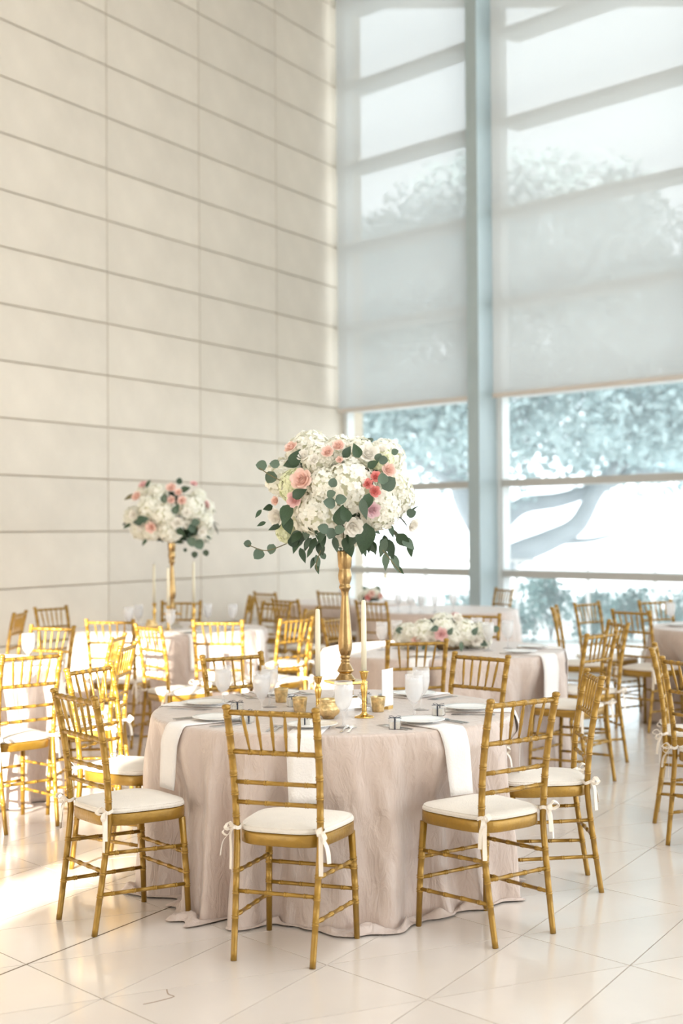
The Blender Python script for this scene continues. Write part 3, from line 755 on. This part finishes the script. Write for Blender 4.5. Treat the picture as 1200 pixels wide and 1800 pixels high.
# candlesticks with tapers
stick_me = MB().lathe([(.042, 0), (.0425, .003), (.038, .006), (.022, .010), (.012, .018), (.0095, .026), (.012, .031), (.0085, .037), (.0115, .043), (.0085, .049), (.0115, .055), (.0085, .061), (.011, .067), (.009, .075), (.0125, .100), (.0155, .125), (.0135, .142), (.008, .150), (.010, .155), (.008, .159), (.013, .166), (.0165, .185), (.0175, .190), (.0205, .193), (.0205, .196), (.013, .197)], 24).mesh('stick', 'brass')
cup_me = MB().lathe([(.012, .190), (.012, .198)], 12).mesh('socket', 'brass')
def candle_mesh(h): return MB().lathe([(.0115, 0), (.0115, h * .5), (.0105, h * .9), (.009, h * .985), (.004, h)], 16).mesh('taper', 'wax')
wick_me = MB().tube([(0, 0, 0), (.001, 0, .008), (.003, 0, .013)], .0012, 5).mesh('wick', 'wick')
tapers = {}
def candlestick(x, y, lab, labc, h, s=1.0, hold=1.0):
    t = thing('candlestick', lab, 'candlestick', (x, y, TZ), 0, 'brass candlesticks'); t.scale = (s, s, s * hold)
    obj('stick', stick_me, t); obj('socket', cup_me, t)
    if h not in tapers: tapers[h] = candle_mesh(h)
    c = thing('taper_candle', labc, 'candle', (x, y, TZ + .1985 * s * hold), 0, 'ivory taper candles'); obj('wax', tapers[h], c); obj('wick', wick_me, c, loc=(0, 0, h))
candlestick(.091, 6.053, 'brass candlestick right of the gold vase', 'ivory taper candle right of the gold vase', .30)
candlestick(-.106, 6.150, 'brass candlestick left of the gold vase', 'ivory taper candle left of the gold vase', .29, 1.0, .84)
candlestick(-1.55, 11.75, 'brass candlestick left of the far left vase', 'leftmost taper candle on the left centrepiece table', .32)
candlestick(-1.385, 11.345, 'brass candlestick in front of the far left vase', 'middle taper candle on the left centrepiece table', .30)
candlestick(-1.22, 11.72, 'brass candlestick right of the far left vase', 'rightmost taper candle on the left centrepiece table', .34)
# votives
pot_me = MB().lathe([(.024, 0), (.026, .006), (.030, .010), (.046, .022), (.052, .040), (.048, .056), (.036, .066), (.036, .074), (.043, .084), (.040, .084), (.033, .073), (.033, .066), (.044, .055), (.047, .04), (.0, .02)], 24, cap1=False).mesh('votive_pot', 'mercury')
cupv_me = MB().lathe([(.025, 0), (.026, .003), (.033, .062), (.0335, .066), (.031, .066), (.024, .006), (.0, .006)], 24, cap1=False).mesh('votive_cup', 'mercury')
for x, y, me, l in ((-.061, 6.020, pot_me, 'round gold mercury-glass votive in front of the vase'), (.154, 6.237, cupv_me, 'gold votive cup left of the menu card'), (-.188, 6.235, cupv_me, 'gold votive cup left of the left candlestick'),
                    (-.285, 6.60, cupv_me, 'gold votive cup at the back left of the vase'), (-1.52, 11.35, pot_me, 'gold votive on the left centrepiece table')):
    t = thing('votive_holder', l, 'votive', (x, y, TZ), 0, 'gold votive holders'); obj('cup', me, t)
    obj('tealight', MB().lathe([(.019, .022), (.019, .036), (.004, .037)], 14).mesh('tealight', 'wax'), t)
# favour boxes
fb = MB().box((0, 0, .021), (.05, .05, .042)).mesh('box', 'clear', False)
fi = MB().box((0, 0, .016), (.040, .040, .028)).mesh('filling', 'favor', False)
rb = MB()
rb.ribbon([(0, -.0258, 0), (0, -.0258, .0428), (0, .0258, .0428), (0, .0258, 0)], (1, 0, 0), .006, .0008)
rbm = rb.mesh('band', 'navy', False)
bo = MB()
for s in (-1, 1):
    bo.ribbon(catmull([(0, 0, .044), (s * .012, .0, .052), (s * .024, 0, .050), (s * .013, 0, .045), (0, 0, .044)], 5), (0, 1, 0), .008, .0008)
    bo.ribbon(catmull([(0, 0, .044), (s * .014, -.012, .046), (s * .026, -.020, .0445)], 4), (0, 1, .2), .006, .0008)
bom = bo.mesh('bow', 'navy', False)
for k, (x, y, l) in enumerate(((-.463, 6.249, 'small clear favour box with navy bow at the far left of the table'), (-.226, 6.44, 'clear favour box with navy ribbon between goblets and vase'), (-.40, 5.93, 'clear favour box with navy ribbon seen through the left of the nearest chair back'),
        (-.149, 5.77, 'clear favour box with navy ribbon by the nearest chair right post'), (.208, 5.704, 'clear favour box with navy ribbon in front of the menu card'), (.10, 6.52, 'clear favour box with navy ribbon right behind the vase foot'), (.41, 6.10, 'clear favour box with ribbon right of the goblet pair'))):
    t = thing('favor_box', l, 'gift box', (x, y, TZ), random.uniform(-.5, .5), 'favour boxes'); obj('box', fb, t); obj('filling', fi, t); obj('ribbon', rbm, t); obj('bow', bom, t)
# menu card in its holder
t = thing('menu_card', 'tall white card standing right of the candlestick', 'card', (.199, 6.333, TZ), R(62))
obj('card', MB().box((0, 0, .095), (.11, .003, .165)).mesh('card', 'paper', False), t); obj('card_holder', MB().box((0, 0, .007), (.05, .03, .014)).mesh('card_holder', 'brass', False), t)

# ------------------------------------------------------------------ gold pedestal vase
VP = [(.040, .125), (.045, .128), (.043, .133), (.030, .150), (.026, .158), (.036, .164), (.037, .170), (.034, .176), (.022, .198), (.018, .206), (.021, .210), (.021, .214), (.017, .218), (.019, .223), (.022, .227), (.022, .231), (.019, .235), (.024, .242), (.0295, .260), (.0315, .285), (.031, .31), (.028, .35), (.023, .41), (.0185, .46), (.0155, .50), (.0158, .515), (.021, .53), (.026, .537), (.0265, .545), (.022, .552), (.0235, .558), (.029, .575), (.031, .595), (.027, .617), (.026, .625), (.030, .632), (.034, .70), (.033, .705), (.028, .66)]
vase_me = MB().lathe(VP, 32, cap1=False).mesh('stem', 'vase_gold')
def frustum(h0, z0, h1, z1):
    return [(-h0, -h0, z0), (h0, -h0, z0), (h0, h0, z0), (-h0, h0, z0), (-h1, -h1, z1), (h1, -h1, z1), (h1, h1, z1), (-h1, h1, z1)], [(3, 2, 1, 0), (4, 5, 6, 7), (0, 1, 5, 4), (1, 2, 6, 5), (2, 3, 7, 6), (3, 0, 4, 7)]
base_mb = MB(); base_mb.add(*frustum(.082, 0, .082, .010)); base_mb.add(*frustum(.076, .010, .045, .050)); base_mb.add(*frustum(.040, .050, .040, .058)); base_mb.add(*frustum(.026, .058, .026, .112))
plate_mb = MB(); plate_mb.add(*frustum(.062, .110, .073, .116)); plate_mb.add(*frustum(.073, .116, .073, .125))
base_me = base_mb.mesh('pedestal', 'silver', False); vplate_me = plate_mb.mesh('pedestal_plate', 'brass', False)
def vase(x, y, lab, rz):
    t = thing('pedestal_vase', lab, 'vase', (x, y, TZ), rz, 'gold pedestal vases'); obj('stem', vase_me, t); obj('pedestal', base_me, t); obj('pedestal_plate', vplate_me, t)
vase(.013, 6.36, 'tall gold baluster vase at the centre of the nearest table', R(25)); vase(-1.385, 11.60, 'tall slim gold vase on the far left table', R(10))

# ------------------------------------------------------------------ flowers
def rose_mesh(seed, mat):
    r = random.Random(seed); mb = MB()
    layers = [(3, .05, .12, .72, 0), (4, .13, .18, .76, .0), (5, .23, .26, .77, .03), (5, .35, .40, .72, .10), (6, .46, .58, .60, .20)]
    ph = r.uniform(0, 6)
    for L, (n, r0, tilt, H, curl) in enumerate(layers):
        for k in range(n):
            a0 = ph + L * .7 + 2 * PI * k / n + r.uniform(-.12, .12); wd = PI / n * 1.45; vs = []; nu, nv = 5, 5
            tl = tilt + r.uniform(-.06, .06)
            for v in range(nv):
                fv = v / (nv - 1)
                for u in range(nu):
                    fu = u / (nu - 1) * 2 - 1
                    hh = H * fv * (1 - .22 * abs(fu) ** 2.5)
                    rad = r0 * (.55 + .45 * min(1, fv * 2)) + hh * math.sin(tl) + curl * max(0, fv - .7) * 2.2 + .02 * (u % 2)
                    z = hh * math.cos(tl) - curl * max(0, fv - .75) * 1.2
                    a = a0 + fu * wd * (.55 + .45 * math.sin(PI * min(1, fv * .9 + .1)))
                    vs.append((rad * math.cos(a), rad * math.sin(a), z - .25))
            mb.add(vs, [(v * nu + u, v * nu + u + 1, (v + 1) * nu + u + 1, (v + 1) * nu + u) for v in range(nv - 1) for u in range(nu - 1)])
    mb.lathe([(.05, -.34), (.22, -.28), (.36, -.12), (.30, .1)], 10)
    return mb.mesh('rose', mat, True, False)
def hyd_mesh(seed, mat):
    r = random.Random(seed); mb = MB(); N = 170; me_f = []
    for i in range(N):
        z = 1 - 1.62 * (i + .5) / N; a = i * 2.39996; q = math.sqrt(max(0, 1 - z * z))
        d = Vector((q * math.cos(a), q * math.sin(a), z)); d = (d + Vector((r.gauss(0, .05), r.gauss(0, .05), r.gauss(0, .05)))).normalized()
        c = d * r.uniform(.93, 1.06); t = d.orthogonal().normalized(); b = d.cross(t); tw = r.uniform(0, 6.28); s = r.uniform(.15, .20)
        tl = (d + Vector((r.gauss(0, .22), r.gauss(0, .22), r.gauss(0, .22)))).normalized(); t = tl.orthogonal().normalized(); b = tl.cross(t)
        for k in range(4):
            aa = tw + k * PI / 2; e = t * math.cos(aa) + b * math.sin(aa); f = tl.cross(e)
            lift = r.uniform(-.02, .06)
            mb.add([c, c + e * s * .5 - f * s * .5 + tl * .02, c + e * s * .98 - f * s * .30 + tl * lift, c + e * s * .98 + f * s * .30 + tl * lift, c + e * s * .5 + f * s * .5 + tl * .02], [(0, 1, 2, 3, 4)])
    mb.lathe([(.2, -.72), (.62, -.5), (.84, -.1), (.80, .3), (.55, .65), (.2, .83)], 12)
    me = mb.mesh('hydrangea', mat, False, False); me.materials.append(M['hyd_core'])
    for p in me.polygons[4 * N:]: p.material_index = 1
    return me
def leaf_mesh(kind, mat):
    mb = MB(); n = 6; vs = []
    for k in range(n + 1):
        f = k / n
        w = (math.sin(PI * f ** .8) ** .6 * .46) if kind == 'round' else (math.sin(PI * f ** .75) * .21 if kind == 'lance' else math.sin(PI * f ** .7) * .33)
        bend = -.18 * f * f if kind != 'round' else -.06 * f
        vs += [(-w, f, bend + w * .25), (0, f, bend), (w, f, bend + w * .25)]
    fs = []
    for k in range(n):
        a = 3 * k; fs += [(a, a + 1, a + 4, a + 3), (a + 1, a + 2, a + 5, a + 4)]
    return mb.add(vs, fs).mesh('leaf', mat, True, False)
FL = {}
def fmesh(kind, mat, var):
    k = (kind, mat, var)
    if k not in FL: FL[k] = rose_mesh(var, M[mat]) if kind == 'rose' else hyd_mesh(var, M[mat]) if kind == 'hydrangea' else leaf_mesh(var, M[mat])
    return FL[k]
def arrangement(name, label, centre, ppm, pc, rad, flowers, leaves, filler, seed, floor_z, group):
    """flowers: (kind, mat, px, py, rpx); centre is the ellipsoid centre; ppm turns the photo's measured offsets into metres"""
    r = random.Random(seed); C = Vector(centre); rx, ry, rz = rad
    t = thing(name, label, 'flowers', (C.x, C.y, floor_z), 0, group); off = Vector((0, 0, C.z - floor_z))
    def place(dx, dz, back=False, push=0.0):
        q = 1 - (dx / rx) ** 2 - (dz / rz) ** 2; dy = -ry * math.sqrt(max(q, 0))
        return Vector((dx, -dy if back else dy, dz)) * (1 + push)
    # dark leafy core
    rg = np.random.default_rng(seed); bs = []
    for k in range(70):
        d = Vector((r.gauss(0, 1), r.gauss(0, 1), r.gauss(0, 1))).normalized(); bs.append((d.x * rx * .60, d.y * ry * .60, d.z * rz * .55 + off.z, .05 * min(rad) / .3))
    tag(obj('foliage_core', leaf_cloud(bs, 1600, .040 * min(rad) / .3, 'dark', 'foliage_core', rg), t), kind='stuff')
    used = []
    for (kind, mat, px, py, rp) in flowers:
        dx, dz = (px - pc[0]) / ppm, -(py - pc[1]) / ppm; rr = rp / ppm
        p = place(dx, dz); n = Vector((p.x / rx ** 2, p.y / ry ** 2, p.z / rz ** 2)).normalized()
        if kind == 'rose': n = (n + Vector((0, -.8, .15))).normalized()
        pos = p - n * (rr * .95) if kind == 'hydrangea' else p * 1.0 + n * (rr * .10); used.append((pos, rr))
        qn = n.to_track_quat('Z', 'Y') @ Quaternion((0, 0, 1), r.uniform(0, 6.28))
        obj(kind, fmesh(kind, mat, r.choice((1, 2, 3))), t, pos + off, qn, rr * (1.04 if kind == 'hydrangea' else 1.02))
    k = 0; tries = 0
    while k < filler and tries < 900:         # the sides and back, which the photo does not show
        tries += 1; d = Vector((r.gauss(0, 1), r.gauss(0, 1), r.gauss(0, 1))).normalized()
        if d.y < .15 or d.z < -.75: continue
        kind = 'hydrangea' if r.random() < .62 else 'rose'; rr = rx * (r.uniform(.24, .32) if kind == 'hydrangea' else r.uniform(.10, .15))
        p = Vector((d.x * rx, d.y * ry, d.z * rz)) * .86
        if any((p - q).length < (rr + s) * .72 for q, s in used): continue
        used.append((p, rr)); k += 1
        obj(kind, fmesh(kind, 'hyd' if kind == 'hydrangea' else r.choice(('r_white', 'r_blush', 'r_pink')), r.choice((1, 2, 3))), t, p + off, d.to_track_quat('Z', 'Y'), rr)
    for (kind, mat, px, py, L, ang, push) in leaves:      # ang: direction of the tip in the picture plane, degrees from +x
        dx, dz = (px - pc[0]) / ppm, -(py - pc[1]) / ppm; ll = .84 * L / ppm
        q = (dx / rx) ** 2 + (dz / rz) ** 2
        p = place(dx, dz) if q < 1 else Vector((dx, -.25 * ry, dz))
        p = p + Vector((0, -push, 0)); a = R(ang); e = Vector((math.cos(a), r.uniform(-.35, .1), math.sin(a))).normalized()
        nrm = Vector((r.uniform(-.35, .35), -1, r.uniform(-.1, .5))); nrm = (nrm - e * nrm.dot(e)).normalized(); xa = e.cross(nrm).normalized()
        rot = Matrix((xa, e, nrm)).transposed().to_quaternion()
        obj('leaf', fmesh('leaf', mat, kind), t, p - e * ll * .5 + off, rot, ll)
    for k in range(filler * 2):
        d = Vector((r.gauss(0, 1), abs(r.gauss(0, 1)) + .3, r.gauss(0, .5) - .3)).normalized(); p = Vector((d.x * rx, d.y * ry, d.z * rz)) * r.uniform(.9, 1.05)
        obj('leaf', fmesh('leaf', r.choice(('euc', 'dark')), r.choice(('round', 'lance', 'oval'))), t, p + off, (d + Vector((r.gauss(0, .5), r.gauss(0, .5), r.gauss(0, .5)))).to_track_quat('Y', 'Z'), r.uniform(.05, .09) * rx / .3)
    return t
H, Wt, Bl, Pk, Co, La = 'hyd', 'r_white', 'r_blush', 'r_pink', 'r_coral', 'r_lav'
FL_MAIN = [('hydrangea', H, 613, 848, 45), ('hydrangea', H, 562, 850, 27), ('hydrangea', H, 547, 915, 41), ('hydrangea', H, 680, 906, 37), ('hydrangea', H, 706, 850, 31), ('hydrangea', 'hyd_green', 499, 850, 28),
 ('hydrangea', H, 552, 789, 30), ('hydrangea', H, 632, 779, 30), ('hydrangea', 'hyd_green', 489, 945, 19), ('hydrangea', H, 594, 772, 22), ('hydrangea', 'hyd_green', 674, 797, 22),
 ('rose', Wt, 644, 801, 20), ('rose', Wt, 616, 924, 19), ('rose', Wt, 484, 906, 18), ('rose', Wt, 721, 922, 14), ('rose', Wt, 532, 803, 12), ('rose', Wt, 550, 811, 11), ('rose', Wt, 667, 794, 12),
 ('rose', Bl, 530, 845, 21), ('rose', Pk, 517, 878, 15), ('rose', Bl, 574, 798, 12), ('rose', Bl, 592, 787, 12), ('rose', Bl, 509, 785, 14), ('rose', Co, 655, 841, 11), ('rose', Co, 641, 853, 10), ('rose', Co, 653, 866, 11),
 ('rose', La, 649, 897, 15), ('rose', Bl, 677, 829, 14), ('rose', Bl, 594, 812, 7), ('rose', Bl, 483, 879, 9)]
LV_MAIN = [('round', 'euc', 458, 817, 24, 175, 0), ('round', 'euc', 481, 815, 22, 170, 0), ('round', 'euc', 474, 838, 28, 240, 0), ('round', 'euc', 583, 852, 20, 70, .10), ('round', 'euc', 580, 871, 20, 20, .10),
 ('round', 'euc', 577, 886, 26, 160, .09), ('round', 'euc', 596, 880, 24, 10, .09), ('round', 'euc', 566, 928, 24, 160, .09), ('round', 'euc', 579, 936, 24, 250, .09), ('round', 'euc', 594, 930, 22, 10, .09),
 ('round', 'euc', 676, 853, 34, 40, .08), ('round', 'euc', 666, 845, 24, 100, .08), ('round', 'euc', 668, 813, 20, 350, .06), ('round', 'euc', 690, 796, 16, 20, .03), ('round', 'euc', 719, 902, 22, 20, 0),
 ('round', 'euc', 452, 972, 26, 225, 0), ('round', 'euc', 475, 963, 23, 250, 0), ('round', 'euc', 433, 953, 17, 180, 0), ('round', 'dark', 512, 951, 24, 300, 0), ('oval', 'dark', 469, 891, 22, 200, 0), ('lance', 'dark', 452, 901, 22, 230, 0), ('lance', 'dark', 457, 919, 22, 200, 0),
 ('round', 'euc', 565, 976, 14, 300, 0), ('oval', 'dark', 623, 797, 32, 110, .05), ('oval', 'dark', 607, 799, 28, 55, .05), ('oval', 'dark', 519, 806, 40, 60, .03), ('oval', 'dark', 512, 815, 36, 200, .02), ('oval', 'dark', 636, 946, 66, 265, .05),
 ('lance', 'dark', 617, 943, 50, 250, .03), ('lance', 'euc', 668, 962, 44, 250, .02), ('lance', 'dark', 682, 965, 46, 280, .02), ('lance', 'euc', 673, 985, 40, 265, .02), ('lance', 'euc', 690, 988, 42, 290, .02), ('oval', 'dark', 704, 950, 40, 310, .02), ('oval', 'euc', 713, 955, 34, 320, .02), ('lance', 'dark', 716, 966, 34, 280, 0),
 ('lance', 'dark', 529, 974, 34, 290, 0), ('lance', 'dark', 541, 968, 26, 240, 0), ('lance', 'dark', 546, 987, 26, 255, 0), ('lance', 'euc', 555, 985, 30, 285, 0), ('lance', 'dark', 554, 998, 22, 290, 0), ('oval', 'dark', 560, 965, 32, 270, 0), ('lance', 'dark', 697, 1000, 26, 310, 0),
 ('oval', 'dark', 595, 906, 44, 80, .05), ('oval', 'dark', 603, 903, 36, 110, .06), ('oval', 'dark', 502, 903, 46, 250, .03), ('oval', 'dark', 505, 922, 40, 290, .03), ('oval', 'dark', 526, 868, 34, 30, .03), ('oval', 'dark', 640, 884, 36, 260, .04), ('lance', 'euc', 634, 895, 44, 280, .06), ('oval', 'dark', 604, 955, 30, 265, .03),
 ('lance', 'dark', 480, 925, 30, 200, 0), ('oval', 'dark', 650, 820, 26, 30, .04), ('round', 'euc', 660, 808, 18, 60, .05)]
rl_ = random.Random(31)
for k in range(26):
    x = rl_.choice((rl_.uniform(515, 566), rl_.uniform(652, 716), rl_.uniform(585, 650))); LV_MAIN.append((rl_.choice(('oval', 'lance', 'lance')), rl_.choice(('dark', 'euc', 'dark')), x, 948 + rl_.uniform(-12, 18) - abs(x - 605) * .06, rl_.uniform(26, 42), 270 + (x - 605) * .4 + rl_.uniform(-25, 25), rl_.uniform(-.06, .01)))
VC = (.008, 6.36, 1.712)
t = arrangement('floral_arrangement', 'large globe of white hydrangeas and blush roses on the nearest gold vase', VC, 394, (600, 866), (.325, .31, .275), FL_MAIN, LV_MAIN, 12, 4, 1.44, 'flower arrangements')
mb = MB()
for pts in ([(-.10, -.2, .26), (-.28, -.12, .33), (-.37, -.08, .385)], [(-.25, -.1, .05), (-.34, -.1, .02), (-.42, -.08, .045)], [(-.1, -.15, .02), (-.12, -.15, -.04), (-.115, -.14, -.07)], [(.17, -.18, .02), (.21, -.16, -.03), (.25, -.15, -.08)], [(.0, 0, 0), (.0, 0, .25), (.0, 0, .3)]):
    mb.tube(catmull(pts, 5), .0022, 6)
obj('stems', mb.mesh('stems', 'twig'), t)
FL_LEFT = [('hydrangea', H, 264, 890, 24), ('hydrangea', H, 296, 905, 22), ('hydrangea', H, 280, 859, 16), ('hydrangea', H, 353, 890, 23), ('hydrangea', H, 238, 942, 20), ('hydrangea', H, 306, 944, 21), ('hydrangea', H, 374, 922, 15), ('hydrangea', H, 360, 868, 13), ('hydrangea', H, 268, 945, 15),
 ('rose', Wt, 321, 923, 12), ('rose', Wt, 337, 926, 8), ('rose', Wt, 336, 905, 9), ('rose', Wt, 360, 938, 9), ('rose', Wt, 242, 908, 9), ('rose', Bl, 275, 930, 11), ('rose', Bl, 308, 862, 10), ('rose', Bl, 321, 870, 8), ('rose', Bl, 310, 883, 8), ('rose', Bl, 328, 884, 9), ('rose', Pk, 253, 855, 9), ('rose', Bl, 246, 876, 10), ('rose', Pk, 342, 854, 8), ('rose', Wt, 256, 928, 8)]
LV_LEFT = [('round', 'dark', 319, 849, 15, 80, 0), ('oval', 'dark', 333, 864, 22, 20, .05), ('oval', 'dark', 299, 880, 22, 90, .05), ('oval', 'dark', 320, 899, 24, 60, .05), ('oval', 'dark', 262, 916, 26, 10, .05), ('oval', 'dark', 252, 921, 22, 180, .05), ('lance', 'dark', 227, 927, 20, 210, 0), ('oval', 'dark', 327, 938, 24, 310, .05), ('round', 'euc', 352, 922, 20, 10, .07), ('round', 'dark', 346, 932, 20, 300, .07),
 ('round', 'euc', 343, 955, 22, 280, .05), ('round', 'euc', 354, 960, 24, 300, .05), ('round', 'dark', 345, 978, 15, 260, 0), ('round', 'dark', 365, 975, 15, 280, 0), ('round', 'dark', 328, 970, 9, 260, 0), ('lance', 'dark', 370, 948, 14, 330, 0), ('lance', 'dark', 264, 853, 20, 60, 0), ('lance', 'twig', 232, 876, 26, 200, 0), ('lance', 'dark', 260, 955, 20, 230, .02)]
arrangement('floral_arrangement', 'globe of white hydrangeas and pink roses on the farther gold vase at left', (-1.385, 11.60, 1.665), 216, (303, 910), (.355, .33, .30), FL_LEFT, LV_LEFT, 8, 9, 1.44, 'flower arrangements')
FL_LOW = [('hydrangea', H, 735, 1112, 22), ('hydrangea', H, 815, 1108, 22), ('hydrangea', H, 775, 1098, 20), ('hydrangea', H, 850, 1120, 17), ('hydrangea', H, 712, 1122, 15), ('hydrangea', H, 792, 1130, 18), ('rose', Pk, 770, 1118, 13), ('rose', Wt, 752, 1128, 11), ('rose', Wt, 832, 1130, 11), ('rose', Bl, 728, 1130, 9), ('rose', Wt, 800, 1092, 10)]
LV_LOW = [('oval', 'euc', 758, 1108, 20, 200, .05), ('oval', 'euc', 828, 1112, 20, 60, .05), ('round', 'euc', 700, 1114, 16, 180, 0), ('oval', 'euc', 845, 1136, 20, 330, .03), ('round', 'euc', 868, 1112, 16, 20, 0), ('oval', 'euc', 785, 1112, 18, 60, .05), ('lance', 'euc', 805, 1140, 22, 270, .04), ('oval', 'euc', 742, 1140, 18, 230, .03)]
arrangement('floral_arrangement', 'low mound of white hydrangeas with one pink rose on the table behind', (.70, 9.42, .865), 265, (786, 1118), (.33, .20, .13), FL_LOW, LV_LOW, 5, 13, TZ + .0, 'flower arrangements')
t = thing('flower_bowl', 'low gold bowl holding the low white flowers', 'bowl', (.70, 9.42, TZ)); obj('bowl', MB().lathe([(.07, 0), (.075, .006), (.11, .04), (.13, .075), (.126, .075), (.10, .035), (.0, .012)], 24, cap1=False).mesh('bowl', 'mercury'), t)
FL_R = [('hydrangea', H, 1215, 1075, 18), ('rose', Pk, 1192, 1072, 9), ('rose', Bl, 1200, 1088, 9), ('hydrangea', H, 1240, 1085, 16), ('rose', Wt, 1222, 1095, 9)]
arrangement('floral_arrangement', 'small flowers at the right edge of the picture', (2.98, 11.45, .87), 218, (1215, 1080), (.17, .15, .115), FL_R, [('oval', 'dark', 1192, 1062, 18, 120, .02), ('oval', 'euc', 1196, 1098, 16, 220, .02)], 4, 17, TZ, 'flower arrangements')
FL_F = [('rose', Bl, 640, 1046, 7), ('rose', Bl, 655, 1050, 6), ('hydrangea', H, 648, 1040, 9), ('rose', Co, 634, 1052, 6), ('hydrangea', H, 630, 1042, 8)]
arrangement('floral_arrangement', 'small peach flowers on the far centre table, left of the candle stand', (.30, 14.05, .90), 178, (642, 1048), (.14, .12, .10), FL_F, [('round', 'euc', 628, 1036, 9, 130, .02), ('round', 'euc', 652, 1036, 9, 60, .02)], 3, 21, TZ, 'flower arrangements')
# tall candle stand on the far centre table
t = thing('candle_stand', 'tall slender clear candle stand on the far centre table', 'candle stand', (.42, 13.75, TZ))
obj('stem', MB().lathe([(.05, 0), (.05, .006), (.012, .02), (.009, .06), (.015, .09), (.008, .12), (.007, .24), (.012, .26), (.03, .30), (.045, .315), (.045, .32), (.0, .318)], 16, cap1=False).mesh('stem', 'goblet'), t)
obj('candle_cup', MB().lathe([(.02, .318), (.02, .36), (.012, .362)], 14).mesh('candle_cup', 'wax'), t)
